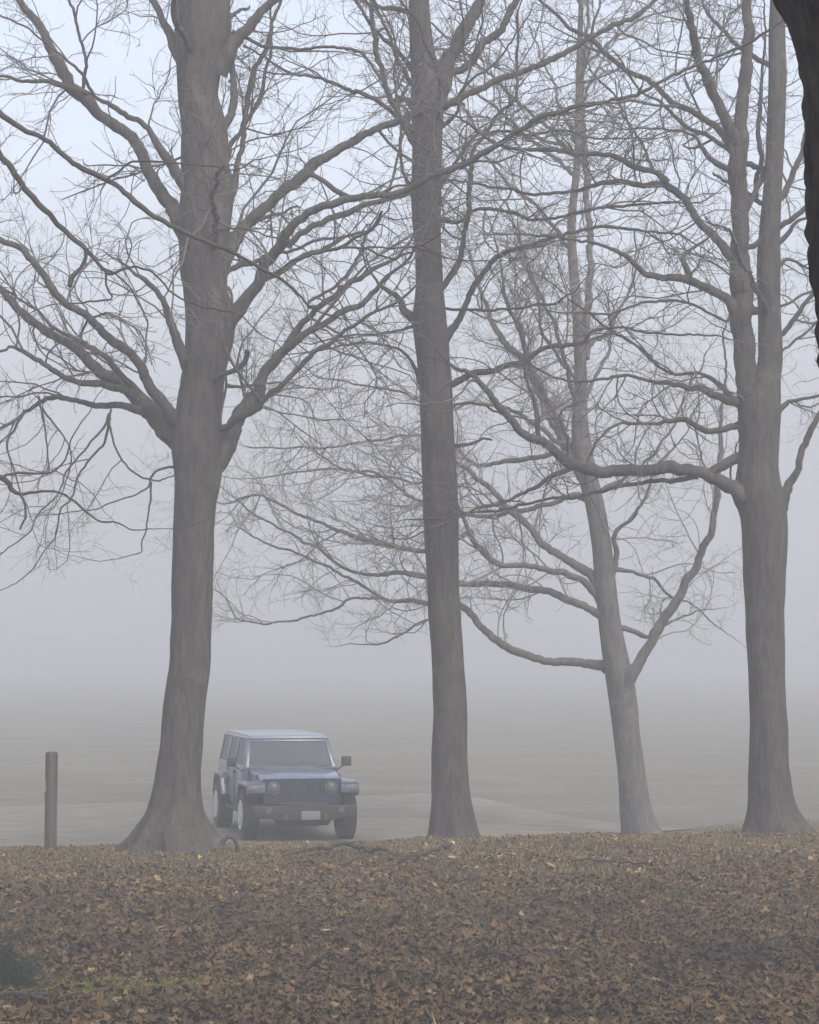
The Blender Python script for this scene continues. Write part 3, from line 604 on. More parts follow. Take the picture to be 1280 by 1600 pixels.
def bmobj(name, fn, mats, parent, bevel=0.0, seg=2, smooth=True):
    bm = bmesh.new(); fn(bm)
    bmesh.ops.recalc_face_normals(bm, faces=bm.faces)
    if bevel > 0:
        eds = [e for e in bm.edges if len(e.link_faces) == 2 and e.calc_face_angle(0) > .5]
        bmesh.ops.bevel(bm, geom=eds, offset=bevel, segments=seg, affect='EDGES', profile=.6, clamp_overlap=True)
    me = bpy.data.meshes.new(name); bm.to_mesh(me); bm.free()
    o = link(name, me, mats, parent)
    if smooth:
        me.polygons.foreach_set('use_smooth', np.ones(len(me.polygons), bool))
        try: me.set_sharp_from_angle(angle=math.radians(35))
        except Exception: pass
    return o
def box(bm, x0, x1, y0, y1, z0, z1, mi=0):
    vs = [bm.verts.new((x, y, z)) for x in (x0, x1) for y in (y0, y1) for z in (z0, z1)]
    for f in ((0, 1, 3, 2), (4, 6, 7, 5), (0, 4, 5, 1), (2, 3, 7, 6), (0, 2, 6, 4), (1, 5, 7, 3)):
        fc = bm.faces.new([vs[i] for i in f]); fc.material_index = mi
def prism(bm, prof, a0, a1, ax='x', mi=0, a0b=None, a1b=None):
    """prof: list of 2-tuples; ax x: (y,z) profile; ax y: (x,z) profile"""
    def mk(p, a):
        return (a, p[0], p[1]) if ax == 'x' else ((p[0], a, p[1]) if ax == 'y' else (p[0], p[1], a))
    A = [bm.verts.new(mk(p, a0)) for p in prof]; B = [bm.verts.new(mk(p, a1)) for p in prof]
    bm.faces.new(A).material_index = mi; bm.faces.new(B[::-1]).material_index = mi
    n = len(prof)
    for i in range(n): bm.faces.new((A[i], A[(i + 1) % n], B[(i + 1) % n], B[i])).material_index = mi
def hull8(bm, pts, mi=0):
    """bottom 4 then top 4 corner points"""
    v = [bm.verts.new(p) for p in pts]
    for f in ((0, 1, 2, 3), (4, 7, 6, 5), (0, 4, 5, 1), (1, 5, 6, 2), (2, 6, 7, 3), (3, 7, 4, 0)):
        bm.faces.new([v[i] for i in f]).material_index = mi
def revolve(bm, prof, c, ax='x', n=32, mi=0, sgn=1, closed=False):
    rings = []
    for (a, r) in prof:
        ring = []
        for k in range(n):
            t = 2 * math.pi * k / n; u, w = math.cos(t) * r, math.sin(t) * r
            ring.append(bm.verts.new((c[0] + sgn * a, c[1] + u, c[2] + w) if ax == 'x' else (c[0] + u, c[1] + sgn * a, c[2] + w)))
        rings.append(ring)
    pr = list(zip(rings, rings[1:])) + ([(rings[-1], rings[0])] if closed else [])
    for A, B in pr:
        for k in range(n): bm.faces.new((A[k], A[(k + 1) % n], B[(k + 1) % n], B[k])).material_index = mi
    if not closed:
        if prof[0][1] > 1e-4: bm.faces.new(rings[0][::-1]).material_index = mi
        if prof[-1][1] > 1e-4: bm.faces.new(rings[-1]).material_index = mi

def vehicle():
    D0 = 35.2; cx = (477 - 640) / F * D0; gz = float(terr(cx, D0 + .8)) + .03
    car = empty('off_road_car', (cx, D0, gz), math.radians(12.8))
    tag(car, 'boxy dark blue off-road car parked facing the viewer on the road', 'car')
    # body tub
    arch = [(3.30, .45), (3.30, .62), (3.40, .82), (3.58, .92), (3.98, .92), (4.16, .82), (4.24, .62), (4.24, .50)]
    def tub(bm):
        prism(bm, [(1.30, .45)] + arch + [(4.52, .50), (4.55, .62), (4.55, 1.18), (1.30, 1.20)], -.785, .785)
        hull8(bm, [(-.60, .32, .52), (.60, .32, .52), (.70, 1.30, .52), (-.70, 1.30, .52), (-.64, .30, 1.03), (.64, .30, 1.03), (.74, 1.31, 1.15), (-.74, 1.31, 1.15)])
    body = bmobj('body', tub, M_paint, car, .02)
    def under(bm):
        box(bm, -.5, .5, .35, 4.3, .36, .50); box(bm, -.62, .62, .70, .80, .34, .44); box(bm, -.62, .62, 3.72, 3.82, .34, .44)
        box(bm, -.55, -.45, .2, 4.4, .40, .52); box(bm, .45, .55, .2, 4.4, .40, .52)
    bmobj('chassis', under, M_black, car, .015)
    def hood(bm):
        ys = [.285, .34, .8, 1.38]; zt = [1.02, 1.055, 1.115, 1.175]; hw = [.645, .655, .695, .745]
        rows = []
        for y, z, w in zip(ys, zt, hw):
            xs_ = [-w, -w * .96, -w * .62, -w * .56, 0, w * .56, w * .62, w * .96, w]
            zz = [z - .05, z - .008, z, z + .022, z + .028, z + .022, z, z - .008, z - .05]
            rows.append([bm.verts.new((x, y, q_)) for x, q_ in zip(xs_, zz)])
        for A, B in zip(rows, rows[1:]):
            for k in range(8): bm.faces.new((A[k], A[k + 1], B[k + 1], B[k]))
        lo = [[bm.verts.new((x.co.x, x.co.y, r_[0].co.z - .01)) for x in r_] for r_ in rows]
        for A, B in zip(lo, lo[1:]):
            for k in range(8): bm.faces.new((A[k], B[k], B[k + 1], A[k + 1]))
        for k in range(8):
            bm.faces.new((rows[0][k], lo[0][k], lo[0][k + 1], rows[0][k + 1])); bm.faces.new((rows[-1][k], rows[-1][k + 1], lo[-1][k + 1], lo[-1][k]))
        for k in range(3):
            bm.faces.new((rows[k][0], rows[k + 1][0], lo[k + 1][0], lo[k][0])); bm.faces.new((rows[k][-1], lo[k][-1], lo[k + 1][-1], rows[k + 1][-1]))
    hd = bmobj('hood', hood, M_paint_sheen, car, .006)
    for s in (-1, 1):
        bmobj('hood_latch', lambda bm: box(bm, s * .685 - .02, s * .685 + .02, .62, .72, 1.0, 1.085), M_black, hd, .008)
    # grille with seven upright slots
    def grille(bm):
        prism(bm, [(-.63, .62), (.63, .62), (.655, .80), (.655, 1.0), (.63, 1.025), (-.63, 1.025), (-.655, 1.0), (-.655, .80)], .262, .302, 'y')
        for k in range(7):
            c = (k - 3) * .098; prism(bm, [(c - .03, .69), (c - .02, .67), (c + .02, .67), (c + .03, .69), (c + .03, .95), (c + .02, .97), (c - .02, .97), (c - .03, .95)], .256, .264, 'y', 1)
    gr = bmobj('grille', grille, [M_paint, M_black], car)
    for s in (-1, 1):
        h = bmobj('headlight', lambda bm: revolve(bm, [(0, .105), (-.022, .105), (-.03, .098), (-.03, .088), (-.012, .082)], (s * .475, .262, .865), 'y', 28), M_chrome, car)
        bmobj('lens', lambda bm: revolve(bm, [(-.014, .086), (-.030, .07), (-.038, .035), (-.040, .001)], (s * .475, .262, .865), 'y', 28), M_lens, h)
    # front bumper, skid plate, lamps, hooks, number plate
    def bump(bm):
        prism(bm, [(-.84, .56), (-.80, .44), (-.45, .36), (.45, .36), (.80, .44), (.84, .56), (.84, .60), (-.84, .60)], .0, .17, 'y')
        box(bm, -.40, .40, .02, .20, .60, .635)
    fb = bmobj('front_bumper', bump, M_black, car, .018)
    bmobj('skid_plate', lambda bm: hull8(bm, [(-.40, .10, .27), (.40, .10, .27), (.40, .5, .26), (-.40, .5, .26), (-.46, .06, .37), (.46, .06, .37), (.44, .5, .37), (-.44, .5, .37)]), M_black, fb, .01)
    for s in (-1, 1):
        f = bmobj('fog_lamp', lambda bm: revolve(bm, [(.0, .055), (-.012, .055), (-.018, .045), (-.012, .001)], (s * .60, .0, .525), 'y', 20), M_lens, fb)
        def hook(bm):
            revolve(bm, [(-.012, .0), (-.012, .0)], (0, 0, 0), 'y', 3) if False else None
            box(bm, s * .33 - .028, s * .33 + .028, -.075, .01, .375, .40); box(bm, s * .33 - .028, s * .33 + .028, -.075, -.05, .40, .445); box(bm, s * .33 - .028, s * .33 + .028, -.075, .01, .445, .465)
        bmobj('tow_hook', hook, M_red, fb, .008)
    bmobj('number_plate', lambda bm: box(bm, -.155 + .09, .155 + .09, -.022, -.008, .37, .51), M_plate, fb, .006)
    bmobj('rear_bumper', lambda bm: box(bm, -.80, .80, 4.56, 4.72, .44, .60), M_black, car, .02)
    # flat topped mudguards
    for s in (-1, 1):
        def ff(bm):
            prof = [(.20, .74), (.14, .80), (.17, .93), (.24, .965), (1.12, .975), (1.22, .93), (1.42, .60), (1.36, .56), (1.16, .86), (1.08, .90), (.30, .89), (.24, .80)]
            prism(bm, prof, s * .62, s * .925)
        f = bmobj('fender', ff, M_paint, car, .018)
        bmobj('turn_signal', lambda bm: prism(bm, [(s * .78, .81), (s * .925, .81), (s * .925, .875), (s * .78, .875)], .135, .165, 'y'), M_lens, f, .006)
        bmobj('side_marker', lambda bm: box(bm, s * .94, s * .955, .30, .40, .905, .935), M_amber, f, .004)
        def rf(bm):
            prof = [(3.20, .55), (3.18, .62), (3.32, .90), (3.50, .99), (4.06, .99), (4.24, .90), (4.36, .62), (4.30, .55), (4.17, .84), (4.0, .93), (3.56, .93), (3.39, .84)]
            prism(bm, prof, s * .775, s * .925)
        bmobj('fender', rf, M_paint, car, .014)
        def liner(bm): box(bm, s * .45, s * .62, .30, 1.28, .46, .86)
        bmobj('wheel_well', liner, M_black, car, .01)
    # wheels
    R = .41
    for (y, s) in ((.78, -1), (.78, 1), (3.78, -1), (3.78, 1)):
        c = (s * .68, y, R)
        w = bmobj('wheel', lambda bm: revolve(bm, [(.0, .09), (.235, .09), (.25, .07), (.252, .02)], c, 'x', 24, sgn=s), M_black, car)
        def tyre(bm):
            revolve(bm, [(.0, .24), (.0, .37), (.02, .40), (.05, R), (.21, R), (.24, .40), (.262, .37), (.268, .31), (.258, .245), (.20, .235), (.06, .235)], c, 'x', 48, sgn=s, closed=True)
            for k in range(36):      # tread blocks
                t = 2 * math.pi * k / 36
                for (xa, xb) in ((.02, .09), (.10, .16), (.17, .24)):
                    M = Matrix.Translation(Vector(c)) @ Matrix.Rotation(t + (.05 if xa == .10 else 0), 4, 'X')
                    pts = [M @ Vector((s * xx, aa, rr)) for rr in (R - .01, R + .010) for (xx, aa) in ((xa, -.022), (xb, -.022), (xb, .022), (xa, .022))]
                    hull8(bm, pts)
        bmobj('tyre', tyre, M_tyre, w)
        def rim(bm):
            revolve(bm, [(.19, .236), (.262, .243), (.272, .236), (.262, .222), (.20, .215)], c, 'x', 48, sgn=s, closed=True)
            for k in range(5):
                t = 2 * math.pi * k / 5 + .3
                for dt in (-.13, .13):
                    M = Matrix.Translation(Vector(c)) @ Matrix.Rotation(t + dt, 4, 'X')
                    pts = [M @ Vector((s * xx, aa, rr)) for (xx, rr) in ((.238, .05), (.262, .05), (.268, .225), (.235, .225)) for aa in (-.026, .026)]
                    hull8(bm, [pts[0], pts[1], pts[3], pts[2], pts[6], pts[7], pts[5], pts[4]])
            revolve(bm, [(.20, .075), (.272, .07), (.278, .04), (.278, .0005)], c, 'x', 24, sgn=s)
        bmobj('rim', rim, M_rim, w)
    # windscreen frame, screen, roof, cabin sides
    zb, zt, yb, yt = 1.175, 1.765, 1.38, 1.72
    def lerp(a, b, t): return a + (b - a) * t
    def wsp(x, t, o=0): return (x, lerp(yb, yt, t) - o * .87, lerp(zb, zt, t) + o * .5)
    def frame(bm):
        def bar(xa0, xa1, t0, xb0, xb1, t1, th=.045):
            hull8(bm, [wsp(xa0, t0), wsp(xa1, t0), (xa1, wsp(0, t0)[1] + th, wsp(0, t0)[2]), (xa0, wsp(0, t0)[1] + th, wsp(0, t0)[2]),
                       wsp(xb0, t1), wsp(xb1, t1), (xb1, wsp(0, t1)[1] + th, wsp(0, t1)[2]), (xb0, wsp(0, t1)[1] + th, wsp(0, t1)[2])])
        bar(-.775, -.70, -.02, -.70, -.63, 1.0); bar(.70, .775, -.02, .63, .70, 1.0)
        bar(-.70, .70, -.02, -.69, .69, .09); bar(-.645, .645, .90, -.63, .63, 1.0)
    bmobj('windscreen_frame', frame, M_paint, car, .01)
    def screen(bm):
        hull8(bm, [wsp(-.695, .07, -.012), wsp(.695, .07, -.012), wsp(.695, .07, -.024), wsp(-.695, .07, -.024), wsp(-.635, .93, -.012), wsp(.635, .93, -.012), wsp(.635, .93, -.024), wsp(-.635, .93, -.024)])
    sc = bmobj('windscreen', screen, M_glass, car)
    def wiper(s):
        def f(bm):
            a = wsp(s[0], .05, .012); b_ = wsp(s[1], .22, .012)
            for (p, q_) in ((a, b_),):
                hull8(bm, [(p[0] - .01, p[1], p[2]), (p[0] + .01, p[1], p[2]), (p[0] + .01, p[1] + .012, p[2]), (p[0] - .01, p[1] + .012, p[2]), (q_[0] - .008, q_[1], q_[2]), (q_[0] + .008, q_[1], q_[2]), (q_[0] + .008, q_[1] + .012, q_[2]), (q_[0] - .008, q_[1] + .012, q_[2])])
        return f
    for s in ((.10, -.38), (.62, .15)): bmobj('wiper', wiper(s), M_black, sc)
    bmobj('cowl', lambda bm: box(bm, -.74, .74, 1.28, 1.44, 1.14, 1.185), M_paint, car, .012)
    def roof(bm):
        prof = [(1.70, 1.765), (1.73, 1.82), (1.85, 1.845), (4.30, 1.85), (4.42, 1.82), (4.46, 1.765)]
        prism(bm, prof, -.66, .66)
        prism(bm, [(1.70, 1.74), (1.70, 1.79), (4.47, 1.79), (4.47, 1.74)], -.70, .70)
    rf_ = bmobj('roof', roof, M_paint_sheen, car, .025)
    # cabin sides: pillars around real window openings, panes set in
    def sx(z): return lerp(.785, .70, (z - 1.19) / (1.75 - 1.19))
    for s in (-1, 1):
        def side(bm):
            def pillar(y0, y1, y0t, y1t):
                hull8(bm, [(s * .785, y0, 1.19), (s * .785, y1, 1.19), (s * .74, y1, 1.19), (s * .74, y0, 1.19), (s * .70, y0t, 1.745), (s * .70, y1t, 1.745), (s * .655, y1t, 1.745), (s * .655, y0t, 1.745)])
            pillar(1.40, 1.49, 1.72, 1.80); pillar(2.52, 2.64, 2.52, 2.64); pillar(3.42, 3.56, 3.42, 3.56); pillar(4.40, 4.55, 4.36, 4.47)
            hull8(bm, [(s * .792, 1.46, 1.185), (s * .792, 4.5, 1.185), (s * .74, 4.5, 1.185), (s * .74, 1.46, 1.185), (s * .785, 1.5, 1.225), (s * .785, 4.5, 1.225), (s * .74, 4.5, 1.225), (s * .74, 1.5, 1.225)])
        bmobj('side_frame', side, M_paint, car, .008)
        for (a0, a1, b0, b1, nm) in ((1.49, 2.52, 1.79, 2.52, 'window'), (2.64, 3.42, 2.64, 3.42, 'window'), (3.56, 4.40, 3.56, 4.36, 'window')):
            bmobj(nm, lambda bm: hull8(bm, [(s * .768, a0, 1.22), (s * .768, a1, 1.22), (s * .760, a1, 1.22), (s * .760, a0, 1.22), (s * .688, b0, 1.745), (s * .688, b1, 1.745), (s * .680, b1, 1.745), (s * .680, b0, 1.745)]), M_glass, car)
        for (y0, y1) in ((1.50, 2.55), (2.60, 3.28)):
            d_ = bmobj('door', lambda bm: box(bm, s * .78, s * .80, y0, y1, .52, 1.17), M_paint, car, .012)
            bmobj('handle', lambda bm: box(bm, s * .80, s * .835, y1 - .22, y1 - .06, 1.04, 1.075), M_black, d_, .01)
        m_ = bmobj('mirror', lambda bm: (box(bm, s * .90, s * 1.06, 1.48, 1.58, 1.20, 1.40)), M_black, car, .025)
        bmobj('mirror_arm', lambda bm: hull8(bm, [(s * .77, 1.49, 1.10), (s * .80, 1.49, 1.10), (s * .80, 1.55, 1.10), (s * .77, 1.55, 1.10), (s * .93, 1.50, 1.22), (s * .97, 1.50, 1.22), (s * .97, 1.55, 1.24), (s * .93, 1.55, 1.24)]), M_black, m_, .006)
        bmobj('tail_lamp', lambda bm: box(bm, s * .66, s * .79, 4.54, 4.60, .78, 1.02), M_redlens, car, .01)
        bmobj('side_step', lambda bm: box(bm, s * .74, s * .86, 1.5, 3.1, .40, .45), M_black, car, .012)
    def rearg(bm): hull8(bm, [(-.70, 4.50, 1.19), (.70, 4.50, 1.19), (.70, 4.52, 1.19), (-.70, 4.52, 1.19), (-.64, 4.43, 1.745), (.64, 4.43, 1.745), (.64, 4.45, 1.745), (-.64, 4.45, 1.745)])
    bmobj('rear_window', rearg, M_glass, car)
    bmobj('spare_wheel', lambda bm: revolve(bm, [(.0, .30), (.0, .38), (.05, .40), (.19, .40), (.22, .37), (.22, .26), (.19, .24), (.19, .0005)], (.05, 4.58, .98), 'y', 40), M_tyre, car)
    # seats and steering wheel seen dimly through the glass
    for s in (-1, 1):
        bmobj('seat', lambda bm: (box(bm, s * .38 - .24, s * .38 + .24, 2.15, 2.7, .75, .95), box(bm, s * .38 - .24, s * .38 + .24, 2.62, 2.78, .95, 1.45), box(bm, s * .38 - .13, s * .38 + .13, 2.66, 2.76, 1.47, 1.66)), M_black, car, .03)
    bmobj('dashboard', lambda bm: box(bm, -.70, .70, 1.46, 1.80, 1.0, 1.21), M_black, car, .03)
    for o in list(car.children_recursive):      # a low roofed body: squeeze what is above the bonnet line
        me = o.data; co = np.empty(len(me.vertices) * 3, np.float32); me.vertices.foreach_get('co', co); c3 = co.reshape(-1, 3)
        c3[:, 2] = np.where(c3[:, 2] > 1.0, 1.0 + (c3[:, 2] - 1.0) * .83, c3[:, 2]); me.vertices.foreach_set('co', c3.ravel()); me.update()
    return car
# glass: mostly reflecting, partly see-through
def glassify(m):
    nt = m.node_tree; b = nt.nodes['Principled BSDF']; out = nt.nodes['Material Output']
    tr = nt.nodes.new('ShaderNodeBsdfTransparent'); tr.inputs[0].default_value = (.30, .33, .36, 1)
    mx = nt.nodes.new('ShaderNodeMixShader'); mx.inputs[0].default_value = .62
    nt.links.new(tr.outputs[0], mx.inputs[1]); nt.links.new(b.outputs[0], mx.inputs[2]); nt.links.new(mx.outputs[0], out.inputs['Surface'])
glassify(M_glass)
vehicle()

# ------------------------------------------------------------------ leaf litter, grass, sticks
def attr_material(name, rough=.8, extra=None, trans=0.0):
    m = bpy.data.materials.new(name); m.use_nodes = True; nt = m.node_tree; b = nt.nodes['Principled BSDF']
    b.inputs['Roughness'].default_value = rough; b.inputs['Specular IOR Level'].default_value = .25
    a = nt.nodes.new('ShaderNodeAttribute'); a.attribute_name = 'tint'
    n = nt.nodes.new('ShaderNodeTexNoise'); n.inputs['Scale'].default_value = 60; n.inputs['Detail'].default_value = 4
    mx = nt.nodes.new('ShaderNodeMix'); mx.data_type = 'RGBA'; mx.blend_type = 'OVERLAY'; mx.inputs['Factor'].default_value = .45
    tc = nt.nodes.new('ShaderNodeTexCoord'); nt.links.new(tc.outputs['Object'], n.inputs['Vector'])
    nt.links.new(a.outputs['Color'], mx.inputs['A']); nt.links.new(n.outputs['Fac'], mx.inputs['B']); nt.links.new(mx.outputs['Result'], b.inputs['Base Color'])
    return m
def set_tint(me, cols, verts_per):
    at = me.color_attributes.new('tint', 'FLOAT_COLOR', 'POINT')
    c = np.repeat(cols, verts_per, 0); c = np.concatenate([c, np.ones((len(c), 1))], 1).astype(np.float32)
    at.data.foreach_set('color', c.ravel())

stain_c = [ground_hit(1140, 1492), ground_hit(640 + 480, 1500)]
def stain(x, y):
    c = stain_c[0]; return np.exp(-(((x - c.x) / .62) ** 2 + ((y - c.y) / .75) ** 2) ** 2)
def leaves():
    rng = np.random.default_rng(99)
    zones = [(13.6, 16.0, 300, .035, .065), (16.0, 18.6, 760, .026, .062), (18.6, 21.5, 560, .026, .060), (21.5, 25, 360, .024, .055), (25, 30.8, 210, .022, .05), (30.8, 36, 14, .022, .05)]
    px, py, sz = [], [], []
    for y0, y1, dn, s0, s1 in zones:
        hw = .19 * y1 + 2.2; n = int((y1 - y0) * 2 * hw * dn)
        x = rng.uniform(-hw, hw, n); y = rng.uniform(y0, y1, n)
        px.append(x); py.append(y); sz.append(rng.uniform(s0, s1, n) * rng.choice([.6, .8, 1.0, 1.0, 1.5], n))
    x = np.concatenate(px); y = np.concatenate(py); s = np.concatenate(sz)
    st = stain(x, y); keep = rng.uniform(0, 1, len(x)) > .55 * st
    x, y, s, st = x[keep], y[keep], s[keep], st[keep]; s = s * np.where(y > 26.5, .8, 1); N = len(x)
    # lobed outline, 12 points round a midrib
    ang = np.array([0, 28, 52, 80, 108, 140, 180, 220, 252, 280, 308, 332]) * np.pi / 180
    rr = np.array([1.0, .60, .82, .58, .76, .62, .66, .62, .76, .58, .82, .60])
    R = rr[None] * rng.uniform(.75, 1.2, (N, 12)); asp = rng.uniform(.38, .9, (N, 1))
    U = np.cos(ang)[None] * R; W = np.sin(ang)[None] * R * asp
    U = np.concatenate([np.zeros((N, 1)), U], 1) ; W = np.concatenate([np.zeros((N, 1)), W], 1)
    a = rng.normal(.15, .45, (N, 1)); b = rng.normal(.25, .6, (N, 1)); c = rng.normal(0, .5, (N, 1)); tw = rng.normal(0, .09, (N, 13))
    H = a * U ** 2 + b * W ** 2 + c * U * W + tw
    L = np.stack([U, W, H], -1) * s[:, None, None]
    yaw = rng.uniform(0, 2 * np.pi, N); tilt = np.abs(rng.normal(0, .34, N)) * np.where(y > 26.5, .55, 1); td = rng.uniform(0, 2 * np.pi, N)
    cyw, syw = np.cos(yaw), np.sin(yaw)
    Lx = L[..., 0] * cyw[:, None] - L[..., 1] * syw[:, None]; Ly = L[..., 0] * syw[:, None] + L[..., 1] * cyw[:, None]; Lz = L[..., 2]
    ax, ay = np.cos(td)[:, None], np.sin(td)[:, None]; ct, stt = np.cos(tilt)[:, None], np.sin(tilt)[:, None]
    al = Lx * ax + Ly * ay; Lx2 = Lx + ax * (al * (ct - 1) - Lz * stt); Ly2 = Ly + ay * (al * (ct - 1) - Lz * stt); Lz2 = al * stt + Lz * ct
    z = terr(x, y) + rng.uniform(.002, .035, N) + .25 * s * np.abs(np.sin(tilt))
    V = np.stack([Lx2 + x[:, None], Ly2 + y[:, None], Lz2 + z[:, None]], -1)
    k = np.arange(12); tri = np.stack([np.zeros(12, int), 1 + k, 1 + (k + 1) % 12], 1)
    T = (np.arange(N)[:, None, None] * 13 + tri[None]).reshape(-1, 3)
    me = np_mesh('leaf_litter', V.reshape(-1, 3), None, T)
    pal = np.array([[.042, .024, .011], [.066, .039, .018], [.092, .058, .028], [.130, .086, .043], [.175, .125, .068], [.30, .235, .15], [.022, .013, .008], [.105, .060, .026]])
    ci = rng.choice(len(pal), N, p=[.17, .22, .21, .155, .07, .022, .088, .065]); drift = np.sin(x * 1.9 + 1.1 * np.sin(y * 1.3)) * np.sin(y * 2.4 + .8 * np.sin(x * 2.7)) + .6 * np.sin(x * 5.1 + y * 3.3) * np.sin(y * 6.2 - x * 1.4)
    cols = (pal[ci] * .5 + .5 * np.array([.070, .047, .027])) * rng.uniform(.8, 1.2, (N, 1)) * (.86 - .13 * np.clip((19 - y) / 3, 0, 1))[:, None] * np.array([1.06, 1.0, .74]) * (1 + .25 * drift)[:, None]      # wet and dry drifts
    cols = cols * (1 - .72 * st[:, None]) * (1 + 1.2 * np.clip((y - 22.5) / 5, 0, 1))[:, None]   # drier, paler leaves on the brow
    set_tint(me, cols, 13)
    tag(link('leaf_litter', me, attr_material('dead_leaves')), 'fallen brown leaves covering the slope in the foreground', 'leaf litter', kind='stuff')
leaves()

def blades(name, label, cat, rng, x, y, h, cols, w=.004, lean=.6, mname='dry_grass'):
    N = len(x); z = terr(x, y); az = rng.uniform(0, 2 * np.pi, N); la = rng.uniform(0, lean, N)
    dx, dy = np.cos(az) * la, np.sin(az) * la; px_, py_ = -np.sin(az) * w, np.cos(az) * w
    b = np.stack([x, y, z - .005], -1); m = b + np.stack([dx * h * .4, dy * h * .4, h * .65], -1); t = b + np.stack([dx * h * 1.1, dy * h * 1.1, h * (1 - .35 * la)], -1)
    o = np.stack([px_, py_, np.zeros(N)], -1)
    V = np.stack([b - o, b + o, m + o * .8, m - o * .8, t], 1)
    q = (np.arange(N)[:, None] * 5 + np.array([[0, 1, 2, 3]])); tr = (np.arange(N)[:, None] * 5 + np.array([[3, 2, 4]]))
    me = np_mesh(name, V.reshape(-1, 3), q, tr); set_tint(me, cols, 5)
    tag(link(name, me, attr_material(mname)), label, cat, kind='stuff')
rng = np.random.default_rng(8)
N = 230000; gy = 20 + 12 * rng.uniform(0, 1, N) ** .7 ; gx = rng.uniform(-1, 1, N) * (.19 * gy + 2)
dnm = np.sin(gx * 1.3 + 2) * np.sin(gy * .9 + gx * .4) + rng.normal(0, .8, N) + (gy - 27) * .22; kp = dnm > -.2; gx, gy = gx[kp], gy[kp]
gc = np.array([[.22, .18, .105], [.17, .135, .075], [.28, .235, .15], [.11, .11, .05]])[rng.integers(0, 4, len(gx))] * rng.uniform(.7, 1.2, (len(gx), 1))
blades('dry_grass', 'short dead grass poking through the leaves along the brow of the slope', 'grass', rng, gx, gy, rng.uniform(.015, .05, len(gx)), gc)
mc = ground_hit(185, 1546); N = 42000
mx_ = mc.x - .08 + rng.normal(0, .42, N); my_ = mc.y + rng.normal(0, .18, N) + .06 * np.sin(mx_ * 9)
kp = np.sin(mx_ * 13) * np.sin(my_ * 17 + 1) + rng.normal(0, .5, N) > -.1; mx_, my_ = mx_[kp], my_[kp]
gc = np.array([[.12, .118, .026], [.17, .165, .04], [.07, .066, .02]])[rng.integers(0, 3, len(mx_))] * rng.uniform(.7, 1.2, (len(mx_), 1))
blades('moss', 'yellow-green moss patch among the leaves at the lower left', 'moss', rng, mx_, my_, rng.uniform(.03, .065, len(mx_)), gc, w=.005, lean=.9, mname='moss_green')

def stick(label, pts, seed, twigs=True, matl=None, lift=.015, tip=None, cat='stick', name='fallen_branch'):
    rng = np.random.default_rng(seed); W = []
    for (px, py, w) in pts:
        g = ground_hit(px, py); W.append([g.x, g.y, g.z + lift + w * .5 / F * g.y, w * .5 / F * g.y])
    o0 = np.array(W[0][:3]); c, rad = rough_tube(W, rng, step=.03)
    c = c - o0
    rt = empty(name, o0); tag(rt, label, cat)
    a = Acc(); a.add(*tubes(c[None], rad[None], 7)); main = link('stem', a.mesh('stem'), matl or M_darktwig, rt, smooth=True)
    if twigs:
        n = twigs; S = len(c); k = rng.integers(S // 4, S - 1, n); d = c[np.minimum(k + 1, S - 1)] - c[k - 1]; d /= np.linalg.norm(d, axis=1, keepdims=True)
        d = d + rng.normal(0, .5, d.shape); d[:, 2] = np.abs(d[:, 2]) * .05
        p, q = grow(c[k], d, rng.uniform(.1, .3, n), rad[k] * .6, 6, .12, -.02, rng); p[..., 2] = np.maximum(p[..., 2], c[:, 2].min())
        a = Acc(); a.add(*tubes(p, q, 5)); link('side_twigs', a.mesh('side_twigs'), matl or M_darktwig, rt, smooth=True)
    if tip:
        e = c[-1]; d = c[-1] - c[-4]; d /= np.linalg.norm(d); L = tip
        pp = np.stack([e - d * .01, e + d * L * .3, e + d * L * .8, e + d * L])[None]
        a = Acc(); a.add(*tubes(pp, np.array([[rad[-1] * 1.15, rad[-1] * 1.3, rad[-1] * .8, .001]]), 7)); link('broken_end', a.mesh('broken_end'), mat('pale_wood', (.45, .40, .33), .8, var=.15), rt, smooth=True)
    return rt
M_stick = mat('stick_bark', (.018, .014, .012), .9, base2=(.045, .036, .03), scale=20)
N = 90000; fy = rng.uniform(33.0, 43, N); fx = rng.uniform(-1.5, 10.5, N); kp = (fy < road_near(fx) + rng.normal(0, .25, N)) & (np.sin(fx * 2.3) * np.sin(fy * 1.9 + fx) + rng.normal(0, .7, N) > -.3); fx, fy = fx[kp], fy[kp]
gc = np.array([[.13, .122, .06], [.17, .15, .08], [.10, .10, .05], [.19, .165, .10]])[rng.integers(0, 4, len(fx))] * rng.uniform(.7, 1.2, (len(fx), 1))
blades('field_grass', 'dull yellow-green grass behind the brow at the right', 'grass', rng, fx, fy, rng.uniform(.02, .05, len(fx)), gc, w=.006, mname='field_grass')
stick('thin fallen branch lying in an arch on the brow below the blue car', [(440, 1347, 3), (475, 1342, 5), (505, 1338, 7.5), (530, 1335, 8), (560, 1335, 7), (585, 1340, 6.5), (605, 1344, 5), (622, 1348, 3)], 3, 3, M_stick, .07)
stick('fallen branch with a pale broken end at the foot of the middle tree', [(636, 1348, 3), (658, 1344, 5), (678, 1339, 6.5), (694, 1335, 7), (706, 1331, 7)], 4, 2, M_stick, .06, tip=.13)
stick('slim fallen twig lying on the leaves right of centre', [(890, 1354, 3), (920, 1352, 4), (955, 1352, 4.5), (990, 1357, 3.6), (1012, 1360, 2.5)], 6, 3, M_stick, .05)
stick('slim fallen stick lying aslant on the leaves near the left edge', [(-30, 1452, 3.6), (0, 1442, 4), (30, 1434, 4), (60, 1426, 3.6), (90, 1416, 3), (102, 1413, 2)], 7, 2, M_stick, .02)
